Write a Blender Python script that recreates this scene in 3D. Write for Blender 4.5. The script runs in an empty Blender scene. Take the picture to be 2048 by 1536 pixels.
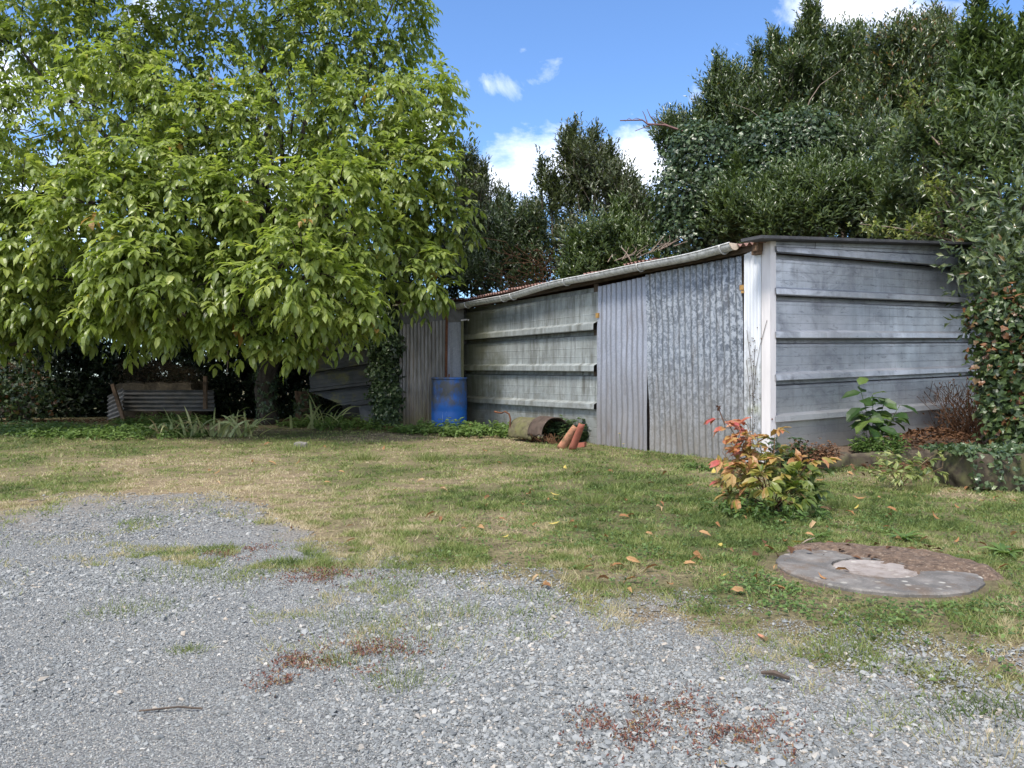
import bpy, math, random
import numpy as np
from mathutils import Vector, Matrix

random.seed(7)
RNG = np.random.RandomState(11)
F, HZ, H = 1538.0, 750.0, 1.0          # focal length in photo pixels, horizon row, eye height in metres
SC = bpy.context.scene
COL = SC.collection


def P(px, py, D):
    return np.array(((px - 1024) / F * D, D, H - (py - HZ) / F * D))


def G(px, py, z=0.0):
    return P(px, py, (H - z) * F / (py - HZ))


def unit(v):
    v = np.asarray(v, float)
    return v / np.maximum(np.linalg.norm(v, axis=-1, keepdims=True), 1e-9)


# ------------------------------------------------------------------ noise
_TAB = np.random.RandomState(3).rand(8, 256, 256)


def vnoise(x, y, s, k=0):
    x = np.asarray(x, float) / s + 37.3 * k
    y = np.asarray(y, float) / s + 11.7 * k
    xi, yi = np.floor(x).astype(int), np.floor(y).astype(int)
    fx, fy = x - xi, y - yi
    fx, fy = fx * fx * (3 - 2 * fx), fy * fy * (3 - 2 * fy)
    T = _TAB[k % 8]
    a, b = T[xi % 256, yi % 256], T[(xi + 1) % 256, yi % 256]
    c, d = T[xi % 256, (yi + 1) % 256], T[(xi + 1) % 256, (yi + 1) % 256]
    return (a * (1 - fx) + b * fx) * (1 - fy) + (c * (1 - fx) + d * fx) * fy


def fbm(x, y, s, k=0, o=4):
    t, w, n = 0, 1.0, 0
    for i in range(o):
        t = t + w * vnoise(x, y, s / 2 ** i, k + i)
        n += w
        w *= .55
    return t / n


# ------------------------------------------------------------------ objects
def tag(o, label=None, cat=None, group=None, kind=None):
    if label: o['label'] = label
    if cat: o['category'] = cat
    if group: o['group'] = group
    if kind: o['kind'] = kind
    return o


def thing(name, label, cat, loc=(0, 0, 0), group=None):
    o = bpy.data.objects.new(name, None)
    o.location = Vector([float(c) for c in loc])
    o.empty_display_size = .1
    COL.objects.link(o)
    return tag(o, label, cat, group)


def root_of(o):
    m = Matrix.Identity(4)
    while o is not None:
        m = Matrix.Translation(o.location) @ m
        o = o.parent
    return m


def link(name, me, mat=None, parent=None, smooth=False, label=None):
    o = bpy.data.objects.new(name, me)
    COL.objects.link(o)
    if mat is not None: me.materials.append(mat)
    if parent is not None:
        o.parent = parent
        if parent.type == 'EMPTY':
            o.matrix_parent_inverse = Matrix.Translation(-parent.location)
    me.polygons.foreach_set('use_smooth', np.full(len(me.polygons), bool(smooth)))
    if label: o['label'] = label
    return o


def mesh_np(name, V, Fc, rnd=None):
    V = np.asarray(V, np.float32)
    Fc = np.asarray(Fc, np.int32)
    k = Fc.shape[1]
    me = bpy.data.meshes.new(name)
    me.vertices.add(len(V))
    me.vertices.foreach_set('co', V.ravel())
    me.loops.add(Fc.size)
    me.loops.foreach_set('vertex_index', Fc.ravel())
    me.polygons.add(len(Fc))
    me.polygons.foreach_set('loop_start', np.arange(len(Fc), dtype=np.int32) * k)
    me.polygons.foreach_set('loop_total', np.full(len(Fc), k, np.int32))
    if rnd is not None:
        a = me.attributes.new('rnd', 'FLOAT', 'POINT')
        a.data.foreach_set('value', np.asarray(rnd, np.float32))
    me.update()
    me.validate()
    return me


class NB:
    """collects triangles for one mesh"""
    def __init__(s):
        s.V, s.F, s.R, s.n = [], [], [], 0

    def add(s, V, Fc, r=.5):
        V = np.asarray(V, float).reshape(-1, 3)
        Fc = np.asarray(Fc, int)
        if Fc.shape[1] == 4:
            Fc = np.concatenate([Fc[:, [0, 1, 2]], Fc[:, [0, 2, 3]]])
        s.V.append(V); s.F.append(Fc + s.n)
        s.R.append(np.broadcast_to(np.asarray(r, float), (len(V),)))
        s.n += len(V)
        return s

    def tube(s, pts, rad, sides=6, r=.5, jit=0.0):
        pts = np.asarray(pts, float)
        m = len(pts)
        rad = np.broadcast_to(np.asarray(rad, float), (m,))
        t = unit(np.gradient(pts, axis=0))
        ref = np.array([0.13, .27, 1.0]) if abs(t[0][2]) < .85 else np.array([1.0, .2, 0.1])
        a = unit(np.cross(t, ref)); b = np.cross(t, a)
        ang = np.linspace(0, 2 * np.pi, sides, endpoint=False)
        ring = np.cos(ang)[None, :, None] * a[:, None, :] + np.sin(ang)[None, :, None] * b[:, None, :]
        rr = rad[:, None, None]
        if jit: rr = rr * (1 + jit * (RNG.rand(m, sides, 1) - .5))
        V = (pts[:, None, :] + ring * rr).reshape(-1, 3)
        i, j = np.meshgrid(np.arange(m - 1), np.arange(sides), indexing='ij')
        q = np.stack([i * sides + j, i * sides + (j + 1) % sides, (i + 1) * sides + (j + 1) % sides, (i + 1) * sides + j], -1).reshape(-1, 4)
        V = np.concatenate([V, pts[:1], pts[-1:]])
        e0, e1 = m * sides, m * sides + 1
        k = np.arange(sides)
        s.add(V, q, r)
        off = s.n - len(V)
        s.F.append(np.stack([np.full(sides, e0), (k + 1) % sides, k], -1) + off)
        s.F.append(np.stack([np.full(sides, e1), (m - 1) * sides + k, (m - 1) * sides + (k + 1) % sides], -1) + off)
        return s

    def box(s, c, ux, uy, uz, r=.5):
        c, ux, uy, uz = [np.asarray(v, float) for v in (c, ux, uy, uz)]
        V = [c + a * ux + b * uy + d * uz for d in (-1, 1) for b in (-1, 1) for a in (-1, 1)]
        q = [[0, 2, 3, 1], [4, 5, 7, 6], [0, 1, 5, 4], [2, 6, 7, 3], [0, 4, 6, 2], [1, 3, 7, 5]]
        return s.add(V, q, r)

    def grid(s, Pt, r=.5):
        a, b = Pt.shape[:2]
        i, j = np.meshgrid(np.arange(a - 1), np.arange(b - 1), indexing='ij')
        q = np.stack([i * b + j, i * b + j + 1, (i + 1) * b + j + 1, (i + 1) * b + j], -1).reshape(-1, 4)
        return s.add(Pt.reshape(-1, 3), q, r)

    def build(s, name, mat, parent=None, smooth=False, label=None):
        me = mesh_np(name, np.concatenate(s.V), np.concatenate(s.F), np.concatenate(s.R))
        return link(name, me, mat, parent, smooth, label)


# leaf templates: (u along, v across, w up), triangles
T_SIMPLE = (np.array([[0, 0, 0], [.42, -.5, .10], [.48, 0, .02], [.42, .5, .10], [1, 0, -.12]]),
            np.array([[0, 2, 1], [0, 3, 2], [1, 2, 4], [2, 3, 4]]))
T_OVATE = (np.array([[0, 0, 0], [.25, -.42, .05], [.25, 0, .01], [.25, .42, .05], [.66, -.40, .0], [.66, 0, -.05], [.66, .40, .0], [1, 0, -.2]]),
           np.array([[0, 2, 1], [0, 3, 2], [1, 2, 5], [1, 5, 4], [2, 3, 6], [2, 6, 5], [4, 5, 7], [5, 6, 7]]))
T_IVY = (np.array([[.05, 0, 0], [-.05, -.38, -.03], [.35, -.5, .04], [.55, -.28, .03], [1, 0, -.1], [.55, .28, .03], [.35, .5, .04], [-.05, .38, -.03], [.4, 0, .0]]),
         np.array([[0, 8, 1], [1, 8, 2], [2, 8, 3], [3, 8, 4], [4, 8, 5], [5, 8, 6], [6, 8, 7], [7, 8, 0]]))
T_BLADE = (np.array([[0, -.5, 0], [0, .5, 0], [1, 0, 0]]), np.array([[0, 1, 2]]))


def leaves(nb, p, axis, nrm, L, W, tpl=T_SIMPLE, rnd=None):
    p = np.asarray(p, float)
    n = len(p)
    if n == 0: return nb
    a = unit(axis)
    nn = np.asarray(nrm, float)
    nn = nn - (nn * a).sum(-1, keepdims=True) * a
    bad = np.linalg.norm(nn, axis=-1) < 1e-3
    nn[bad] += np.array([.3, .5, .7])
    nn = unit(nn)
    s = np.cross(nn, a)
    U, Fc = tpl
    L = np.broadcast_to(np.asarray(L, float), (n,))[:, None, None]
    W = np.broadcast_to(np.asarray(W, float), (n,))[:, None, None]
    V = p[:, None, :] + L * U[None, :, 0:1] * a[:, None, :] + W * U[None, :, 1:2] * s[:, None, :] + L * U[None, :, 2:3] * nn[:, None, :]
    k = len(U)
    Fa = (Fc[None] + (np.arange(n) * k)[:, None, None]).reshape(-1, 3)
    if rnd is None: rnd = RNG.rand(n)
    nb.add(V.reshape(-1, 3), Fa, np.repeat(np.clip(rnd, 0, 1), k))
    return nb


def rdir(n):
    return unit(RNG.randn(n, 3))


# ------------------------------------------------------------------ materials
class M:
    def __init__(s, name):
        s.m = bpy.data.materials.new(name)
        s.m.use_nodes = True
        s.t = s.m.node_tree
        s.t.nodes.clear()
        s.out = s.t.nodes.new('ShaderNodeOutputMaterial')
        s.co = s.t.nodes.new('ShaderNodeTexCoord').outputs['Object']

    def nd(s, typ, **kw):
        n = s.t.nodes.new(typ)
        for k, v in kw.items(): setattr(n, k, v)
        return n

    def put(s, sock, v):
        if v is None: return
        if isinstance(v, bpy.types.NodeSocket): s.t.links.new(v, sock)
        elif isinstance(v, (tuple, list)): sock.default_value = (*v, 1.0) if len(v) == 3 and sock.type == 'RGBA' else v
        else: sock.default_value = v

    def scale(s, sx, sy, sz, rot=(0, 0, 0)):
        n = s.nd('ShaderNodeMapping')
        n.inputs['Scale'].default_value = (sx, sy, sz)
        n.inputs['Rotation'].default_value = rot
        s.t.links.new(s.co, n.inputs['Vector'])
        return n.outputs[0]

    def noise(s, sc, detail=6, co=None, rough=.6, dist=0.0):
        n = s.nd('ShaderNodeTexNoise')
        s.put(n.inputs['Vector'], co or s.co)
        s.put(n.inputs['Scale'], sc); s.put(n.inputs['Detail'], detail)
        s.put(n.inputs['Roughness'], rough); s.put(n.inputs['Distortion'], dist)
        return n.outputs['Fac']

    def voro(s, sc, co=None, feature='F1', out='Distance', rand=1.0):
        n = s.nd('ShaderNodeTexVoronoi', feature=feature)
        s.put(n.inputs['Vector'], co or s.co); s.put(n.inputs['Scale'], sc)
        s.put(n.inputs['Randomness'], rand)
        return n.outputs[out]

    def attr(s, name='rnd'):
        return s.nd('ShaderNodeAttribute', attribute_name=name).outputs['Fac']

    def ramp(s, fac, *stops, interp='LINEAR'):
        n = s.nd('ShaderNodeValToRGB')
        n.color_ramp.interpolation = interp
        e = n.color_ramp.elements
        while len(e) < len(stops): e.new(.5)
        for i, (p, c) in enumerate(stops):
            e[i].position = p
            e[i].color = (c, c, c, 1) if isinstance(c, (int, float)) else (*c, 1)
        s.put(n.inputs[0], fac)
        return n.outputs[0]

    def mix(s, fac, a, b, mode='MIX'):
        n = s.nd('ShaderNodeMix', data_type='RGBA', blend_type=mode)
        s.put(n.inputs[0], fac); s.put(n.inputs[6], a); s.put(n.inputs[7], b)
        return n.outputs[2]

    def math(s, op, a, b=0.0, c=None, clamp=False):
        n = s.nd('ShaderNodeMath', operation=op, use_clamp=clamp)
        s.put(n.inputs[0], a); s.put(n.inputs[1], b)
        if c is not None: s.put(n.inputs[2], c)
        return n.outputs[0]

    def sep(s, co=None):
        n = s.nd('ShaderNodeSeparateXYZ')
        s.put(n.inputs[0], co or s.co)
        return n.outputs

    def bump(s, h, st=.3, d=.01):
        n = s.nd('ShaderNodeBump')
        s.put(n.inputs['Height'], h); s.put(n.inputs['Strength'], st); s.put(n.inputs['Distance'], d)
        return n.outputs[0]

    def bsdf(s, color, rough=.6, metal=0.0, bump=None, spec=.5, trans=None, tw=.3):
        b = s.nd('ShaderNodeBsdfPrincipled')
        s.put(b.inputs['Base Color'], color); s.put(b.inputs['Roughness'], rough)
        s.put(b.inputs['Metallic'], metal); s.put(b.inputs['Specular IOR Level'], spec)
        if bump is not None: s.put(b.inputs['Normal'], bump)
        o = b.outputs[0]
        if trans is not None:
            t = s.nd('ShaderNodeBsdfTranslucent')
            s.put(t.inputs[0], trans)
            mx = s.nd('ShaderNodeMixShader')
            mx.inputs[0].default_value = tw
            s.t.links.new(o, mx.inputs[1]); s.t.links.new(t.outputs[0], mx.inputs[2])
            o = mx.outputs[0]
        s.t.links.new(o, s.out.inputs[0])
        return s.m


def leaf_mat(name, *stops, rough=.42, spec=.5, tw=.3, tboost=1.5):
    m = M(name)
    c = m.ramp(m.attr(), *stops)
    v = m.noise(30, 3)
    c2 = m.mix(m.ramp(v, (.3, .0), (.75, .45)), c, m.mix(.55, c, (.0, .0, .0)), 'MIX')
    t = m.mix(1.0, c, (tboost, tboost * 1.05, tboost * .6), 'MULTIPLY')
    return m.bsdf(c2, rough, 0, None, spec, t, tw)


def bark_mat(name, a, b, sc=14):
    m = M(name)
    n = m.noise(sc, 8, m.scale(1, 1, .35))
    c = m.ramp(n, (.3, a), (.7, b))
    return m.bsdf(c, .9, 0, m.bump(n, .8, .02), .2)


WALNUT = leaf_mat('walnut leaf', (0, (.11, .155, .032)), (.35, (.205, .265, .055)), (.7, (.30, .355, .09)), (.93, (.40, .43, .13)), (.97, (.46, .38, .06)), (1, (.32, .19, .05)), rough=.36, tw=.4)
LAUREL = leaf_mat('bay laurel leaf', (0, (.032, .052, .024)), (.5, (.078, .112, .046)), (.85, (.14, .185, .072)), (.95, (.20, .225, .095)), (1, (.22, .125, .05)), rough=.32, spec=.65, tw=.24)
LAUREL_FRESH = leaf_mat('bay laurel shoots', (0, (.038, .065, .024)), (.5, (.095, .138, .045)), (.85, (.17, .22, .07)), (1, (.26, .30, .11)), rough=.33, spec=.55, tw=.25)
LAUREL_GREY = leaf_mat('sparse laurel leaf', (0, (.05, .065, .032)), (.5, (.095, .12, .055)), (.9, (.14, .16, .08)), (1, (.2, .12, .05)), rough=.38, spec=.5, tw=.22)
IVY = leaf_mat('ivy leaf', (0, (.022, .044, .018)), (.5, (.055, .092, .038)), (.88, (.105, .15, .06)), (1, (.17, .2, .07)), rough=.34, spec=.55, tw=.15)
IVY_MIX = leaf_mat('ivy with dead leaves', (0, (.02, .04, .014)), (.45, (.05, .085, .025)), (.72, (.09, .13, .035)), (.8, (.16, .07, .03)), (1, (.27, .14, .07)), rough=.4, spec=.5, tw=.15)
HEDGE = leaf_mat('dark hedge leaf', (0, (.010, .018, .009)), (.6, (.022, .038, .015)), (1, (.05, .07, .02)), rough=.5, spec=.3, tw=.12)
YELLOWGREEN = leaf_mat('young maple leaf', (0, (.09, .13, .03)), (.6, (.16, .205, .05)), (1, (.28, .29, .07)), rough=.5, tw=.35)
DRY = leaf_mat('dry leaf', (0, (.06, .03, .018)), (.5, (.14, .07, .035)), (1, (.27, .16, .09)), rough=.8, spec=.2, tw=.1)
LITTER = leaf_mat('fallen leaf', (0, (.13, .06, .03)), (.35, (.30, .15, .06)), (.7, (.42, .25, .12)), (.88, (.48, .36, .22)), (1, (.50, .40, .06)), rough=.7, spec=.3, tw=.12)
WEED = leaf_mat('weed leaf', (0, (.04, .08, .016)), (.5, (.085, .15, .03)), (1, (.16, .235, .06)), rough=.5, tw=.28)
BROADLEAF = leaf_mat('broad leaf', (0, (.025, .06, .014)), (.6, (.055, .11, .024)), (1, (.13, .19, .045)), rough=.45, tw=.3)
PEONY = leaf_mat('autumn peony leaf', (0, (.085, .13, .022)), (.25, (.22, .25, .05)), (.45, (.34, .26, .07)), (.62, (.44, .245, .10)), (.8, (.46, .18, .095)), (1, (.44, .10, .085)), rough=.45, tw=.3)
PALEPEONY = leaf_mat('pale peony leaf', (0, (.07, .11, .03)), (.5, (.20, .24, .07)), (1, (.40, .42, .17)), rough=.45, tw=.3)
IRIS = leaf_mat('iris leaf', (0, (.18, .25, .09)), (.5, (.38, .42, .2)), (.8, (.54, .50, .28)), (1, (.46, .37, .2)), rough=.5, tw=.25)
GRASS = leaf_mat('grass blade', (0, (.075, .11, .03)), (.3, (.155, .205, .055)), (.52, (.245, .275, .095)), (.72, (.37, .325, .18)), (1, (.50, .415, .285)), rough=.6, spec=.3, tw=.25)
SEDUM = leaf_mat('red stonecrop', (0, (.13, .055, .04)), (.6, (.22, .085, .062)), (1, (.24, .19, .08)), rough=.6, tw=.15)
STRAW = leaf_mat('dry stems', (0, (.08, .055, .03)), (.6, (.2, .14, .075)), (1, (.35, .27, .16)), rough=.8, spec=.2, tw=.05)
BARK = bark_mat('walnut bark', (.022, .018, .014), (.085, .07, .055))
TWIG = bark_mat('twig bark', (.07, .055, .042), (.2, .16, .125), 30)
PALEWOOD = bark_mat('pale dead wood', (.16, .12, .09), (.36, .29, .23), 25)
OLDWOOD = bark_mat('old weathered wood', (.05, .035, .025), (.2, .13, .085), 18)
NUT = leaf_mat('green walnut husk', (0, (.2, .26, .08)), (1, (.3, .36, .13)), rough=.5, tw=.0)
YFLOWER = leaf_mat('yellow flower', (0, (.7, .5, .02)), (1, (.8, .6, .03)), rough=.6, tw=.1)


def zmask(m, z0, z1):
    return m.ramp(m.math('DIVIDE', m.math('SUBTRACT', m.sep()[2], z0), z1 - z0), (0, 0.0), (1, 1.0))


def metal_front():
    m = M('weathered aluminium cladding')
    base = m.ramp(m.noise(2.2, 5), (.3, (.32, .35, .36)), (.7, (.48, .515, .525)))
    streak = m.noise(3.2, 6, m.scale(3.0, 3.0, .35), .65)
    patch = m.noise(1.1, 5)
    st = m.math('MULTIPLY', m.ramp(streak, (.42, 0.0), (.62, 1.0)), m.ramp(patch, (.36, 0.0), (.6, 1.0)))
    c = m.mix(m.math('MULTIPLY', st, .78), base, (.085, .085, .07))
    c = m.mix(m.math('MULTIPLY', m.ramp(m.noise(14, 8), (.5, 0.0), (.72, 1.0)), .35), c, (.16, .155, .12))
    left = m.ramp(m.math('ADD', m.math('MULTIPLY', m.sep()[0], -1.0), m.math('MULTIPLY', m.noise(3, 4), .9)), (.45, 0.0), (1.25, 1.0))
    c = m.mix(m.math('MULTIPLY', left, .75), c, (.12, .12, .055))
    low = m.math('SUBTRACT', 1.0, zmask(m, .05, .75))
    mo = m.math('MULTIPLY', m.ramp(m.noise(6, 7, None, .68), (.46, 0.0), (.6, 1.0)), m.ramp(m.sep()[2], (.3, 1.0), (1.9, .25)))
    c = m.mix(m.math('MULTIPLY', mo, .55), c, (.10, .09, .065))
    c = m.mix(m.math('MULTIPLY', low, .55), c, (.19, .175, .145))
    return m.bsdf(c, m.ramp(streak, (.3, .38), (.7, .62)), .35, m.bump(m.noise(60, 4), .08, .004), .5)


def metal_side():
    m = M('scuffed aluminium cladding')
    base = m.ramp(m.noise(1.6, 5), (.3, (.34, .365, .41)), (.7, (.50, .515, .56)))
    sm = m.noise(2.8, 8, m.scale(1, 1, 1.5), .66, .7)
    zone = m.ramp(m.noise(.75, 3, None, .5), (.42, .15), (.6, 1.0))
    c = m.mix(m.math('MULTIPLY', m.math('MULTIPLY', m.ramp(sm, (.46, 0.0), (.72, 1.0)), zone), .85), base, (.10, .11, .135))
    vr = m.noise(1.6, 6, m.scale(2.2, 2.2, .3), .55)
    c = m.mix(m.math('MULTIPLY', m.ramp(vr, (.46, 0.0), (.70, 1.0)), .4), c, (.17, .18, .20))
    scr = m.noise(7, 5, m.scale(1.0, 1.0, 3.2, (.2, .35, 0)), .65, 1.0)
    c = m.mix(m.math('MULTIPLY', m.ramp(scr, (.58, 0.0), (.66, 1.0)), .45), c, (.08, .085, .1))
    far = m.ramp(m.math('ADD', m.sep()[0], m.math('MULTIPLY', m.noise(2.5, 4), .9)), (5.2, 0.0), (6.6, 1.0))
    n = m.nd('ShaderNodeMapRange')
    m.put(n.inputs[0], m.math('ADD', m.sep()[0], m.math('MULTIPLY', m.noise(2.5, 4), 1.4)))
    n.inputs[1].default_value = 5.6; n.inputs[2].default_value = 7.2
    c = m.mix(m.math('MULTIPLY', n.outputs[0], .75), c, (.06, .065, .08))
    run = m.noise(4, 5, m.scale(5, 5, .5))
    c = m.mix(m.math('MULTIPLY', m.ramp(run, (.55, 0.0), (.75, 1.0)), .35), c, (.16, .15, .13))
    low = m.math('SUBTRACT', 1.0, zmask(m, .1, .9))
    c = m.mix(m.math('MULTIPLY', low, .75), c, (.42, .40, .36))
    return m.bsdf(c, m.ramp(sm, (.3, .30), (.7, .52)), .6, m.bump(m.noise(50, 3), .06, .004), .5)


def spangle(name, dark, light, sc, zlo, dirt=(.26, .24, .215), contrast=(.42, .56)):
    m = M(name)
    co = m.scale(1, 1, .8)
    v = m.noise(sc, 4, co, .75, 1.2)
    w = m.noise(sc * 2.6, 3, co, .6, .6)
    f = m.math('ADD', m.math('MULTIPLY', v, .65), m.math('MULTIPLY', w, .35))
    c = m.ramp(f, (contrast[0], dark), (contrast[1], light))
    c = m.mix(m.math('MULTIPLY', m.ramp(m.noise(1.3, 5), (.35, 0.0), (.7, 1.0)), .35), c, (.2, .225, .265))
    e = m.math('SUBTRACT', 1.0, zmask(m, zlo[0], zlo[1]))
    e = m.math('MULTIPLY', e, m.ramp(m.noise(5, 5, m.scale(2, 2, .5)), (.25, .5), (.6, 1.0)))
    c = m.mix(m.math('MULTIPLY', e, .9), c, dirt)
    sc_ = m.noise(2.4, 6, m.scale(3.5, 3.5, .5), .65)
    c = m.mix(m.math('MULTIPLY', m.ramp(sc_, (.56, 0.0), (.72, 1.0)), .5), c, (.13, .10, .075))
    return m.bsdf(c, .5, .35, m.bump(w, .06, .003), .5)


def corr_grey():
    m = M('grey corrugated sheet')
    v = m.noise(9, 6, m.scale(2, 2, .3))
    c = m.ramp(v, (.3, (.15, .145, .14)), (.7, (.30, .295, .29)))
    run = m.noise(3, 4, m.scale(5, 5, .35))
    c = m.mix(m.math('MULTIPLY', m.ramp(run, (.5, 0.0), (.7, 1.0)), .5), c, (.13, .085, .05))
    low = m.math('SUBTRACT', 1.0, zmask(m, .0, .75))
    lc = m.ramp(m.noise(4, 4), (.35, (.17, .125, .08)), (.65, (.2, .175, .06)))
    c = m.mix(m.math('MULTIPLY', low, .85), c, lc)
    return m.bsdf(c, .6, .3, m.bump(v, .1, .004), .4)


def simple(name, a, b, sc=8, rough=.6, metal=0., bmp=.2, co=None, extra=None, lo=.3, hi=.7, spec=.4):
    m = M(name)
    cc = m.scale(*co) if co else None
    n = m.noise(sc, 7, cc)
    c = m.ramp(n, (lo, a), (hi, b))
    if extra:
        c2, s2, e0, e1, amt = extra
        k = m.noise(s2, 6, None, .65)
        c = m.mix(m.math('MULTIPLY', m.ramp(k, (e0, 0.0), (e1, 1.0)), amt), c, c2)
    return m.bsdf(c, rough, metal, m.bump(n, bmp, .01), spec)


FRONT = metal_front()
SIDE = metal_side()
SPANGLE = spangle('spangled galvanised sheet', (.10, .115, .14), (.33, .355, .39), 15, (.10, 1.25), (.215, .195, .17), (.45, .56))
SPANGLE2 = spangle('dull galvanised sheet', (.20, .215, .26), (.33, .35, .41), 30, (.02, 1.3), (.20, .18, .16), (.35, .65))
CORR = corr_grey()
DARKSHEET = simple('dark stained sheet', (.10, .10, .105), (.2, .2, .205), 5, .6, .3, .1)
RUST = simple('rusty iron', (.07, .03, .018), (.2, .085, .045), 18, .85, .2, .4)
RUSTYPLATE = simple('brown rusted sheet', (.04, .028, .022), (.10, .07, .055), 9, .85, .1, .3, None, ((.14, .12, .09), 5, .5, .7, .6))
MOSSYPLATE = simple('mossy sheet', (.055, .045, .03), (.15, .13, .075), 16, .9, .0, .5, None, ((.13, .135, .045), 6, .4, .62, .7))
DARKMETAL = simple('dark bitumen edge', (.03, .03, .033), (.075, .075, .08), 6, .6, .1, .1)
DARKWOOD = simple('dark damp wood', (.035, .026, .02), (.11, .08, .06), 10, .85, 0, .4, (1, 1, 3))
REDROOF = simple('faded red corrugated roof', (.15, .075, .058), (.34, .20, .16), 4, .75, 0, .1, None, ((.1, .07, .055), 9, .5, .7, .7))
CREAM = simple('cream plastic', (.62, .50, .38), (.72, .60, .47), 5, .5)
HINGE = simple('yellow rusty hinge', (.30, .16, .05), (.45, .28, .10), 30, .7, .3)
TERRA = simple('orange terracotta', (.36, .15, .085), (.56, .27, .17), 9, .8, 0, .2, None, ((.11, .11, .05), 12, .45, .6, .8))
TERRARED = simple('red terracotta', (.24, .075, .05), (.36, .12, .08), 9, .75, 0, .2, None, ((.13, .06, .04), 10, .5, .7, .6))
CONCMOSS = simple('mossy concrete', (.035, .027, .019), (.12, .095, .068), 10, .95, 0, .7, None, ((.085, .095, .03), 5, .45, .65, .75))
STONE = simple('pale field stone', (.09, .085, .078), (.24, .22, .20), 20, .9, 0, .5)
SOIL = simple('brown soil', (.05, .033, .023), (.17, .115, .08), 30, .95, 0, 1.0, None, ((.30, .24, .18), 75, .55, .68, .8))
COMPOST = simple('dark compost', (.02, .016, .011), (.07, .055, .035), 25, .95, 0, .9)
DARKSTRAW = leaf_mat('dark matted stems', (0, (.015, .012, .008)), (.6, (.05, .04, .025)), (1, (.10, .085, .055)), rough=.9, spec=.1, tw=.0)
MESHSTRAW = simple('matted dry hedge cuttings', (.03, .027, .018), (.12, .10, .065), 40, .95, 0, .9, (1, 1, .3))


def gutter_mat():
    m = M('stained white gutter')
    d = m.noise(9, 5, m.scale(2.2, 2.2, .8))
    k = m.noise(26, 6, m.scale(1.5, 1.5, .4))
    f = m.math('MULTIPLY', m.ramp(d, (.38, 0.0), (.62, 1.0)), m.ramp(k, (.3, .2), (.7, 1.0)))
    c = m.mix(m.math('MULTIPLY', f, .72), (.60, .60, .59), (.10, .095, .08))
    return m.bsdf(c, .5, 0, None, .5)


def post_mat():
    m = M('white painted post with black mould')
    x, y, z = m.sep()
    c = m.ramp(m.noise(5, 5, m.scale(3, 3, .4)), (.3, (.52, .54, .58)), (.7, (.66, .68, .71)))
    # mould: dense below 1.2 m, fingering upward
    n = m.noise(7, 8, m.scale(1.6, 1.6, .5), .7, .8)
    lim = m.math('ADD', z, m.math('MULTIPLY', m.math('SUBTRACT', n, .5), 2.2))
    e = m.math('SUBTRACT', 1.0, m.ramp(m.math('MULTIPLY', lim, .5), (.35, 0.0), (.78, 1.0)))
    sp = m.ramp(m.noise(22, 8, m.scale(1, 1, .5), .75), (.38, .25), (.58, 1.0))
    c = m.mix(m.math('MULTIPLY', m.math('MULTIPLY', e, sp), .85), c, (.10, .10, .095))
    g = m.ramp(m.noise(3, 4), (.52, 0.0), (.68, 1.0))
    c = m.mix(m.math('MULTIPLY', m.math('MULTIPLY', g, e), .35), c, (.28, .30, .10))
    return m.bsdf(c, .5, 0, None, .5)


def barrel_mat():
    m = M('blue plastic barrel')
    x, y, z = m.sep()
    base = m.ramp(m.noise(3, 4), (.3, (.014, .105, .42)), (.7, (.022, .16, .54)))
    n = m.noise(9, 8, m.scale(1, 1, .45), .68)
    up = m.ramp(m.math('ADD', z, m.math('MULTIPLY', m.math('SUBTRACT', m.noise(4, 4), .5), .9)), (.38, 0.0), (.62, 1.0))
    c = m.mix(m.math('MULTIPLY', m.math('MULTIPLY', m.ramp(n, (.38, 0.0), (.56, 1.0)), up), .85), base, (.075, .085, .10))
    d = m.ramp(m.noise(4.2, 5, None, .65), (.48, 0.0), (.58, 1.0))
    c = m.mix(m.math('MULTIPLY', m.math('MULTIPLY', d, up), .85), c, (.10, .085, .06))
    gr = m.ramp(m.noise(16, 8, m.scale(1, 1, .4), .75), (.45, 0.0), (.62, 1.0))
    c = m.mix(m.math('MULTIPLY', m.math('MULTIPLY', gr, up), .6), c, (.09, .10, .11))
    s = m.noise(30, 3, m.scale(1.6, 1.6, .12))
    c = m.mix(m.math('MULTIPLY', m.ramp(s, (.66, 0.0), (.74, 1.0)), .55), c, (.42, .50, .62))
    return m.bsdf(c, .42, 0, None, .5)


def ring_mat(name, a, b, dark):
    m = M(name)
    n = m.noise(7, 8, None, .65)
    c = m.ramp(n, (.3, a), (.7, b))
    w = m.noise(3.5, 5, None, .6, .8)
    c = m.mix(m.math('MULTIPLY', m.ramp(w, (.45, 0.0), (.62, 1.0)), .7), c, dark)
    l = m.voro(13)
    lf = m.math('MULTIPLY', m.math('SUBTRACT', 1.0, m.ramp(l, (.16, 0.0), (.24, 1.0))), m.ramp(m.noise(3, 2), (.45, 0.0), (.6, 1.0)))
    c = m.mix(m.math('MULTIPLY', lf, .8), c, (.50, .48, .42))
    dt_ = m.ramp(m.noise(5.5, 8, None, .72), (.5, 0.0), (.62, 1.0))
    c = m.mix(m.math('MULTIPLY', dt_, .7), c, (.12, .085, .06))
    dots = m.ramp(m.noise(95, 2), (.6, 0.0), (.7, 1.0))
    c = m.mix(m.math('MULTIPLY', dots, .35), c, (.36, .34, .31))
    return m.bsdf(c, .9, 0, m.bump(m.noise(60, 6), .4, .008), .3)


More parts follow.
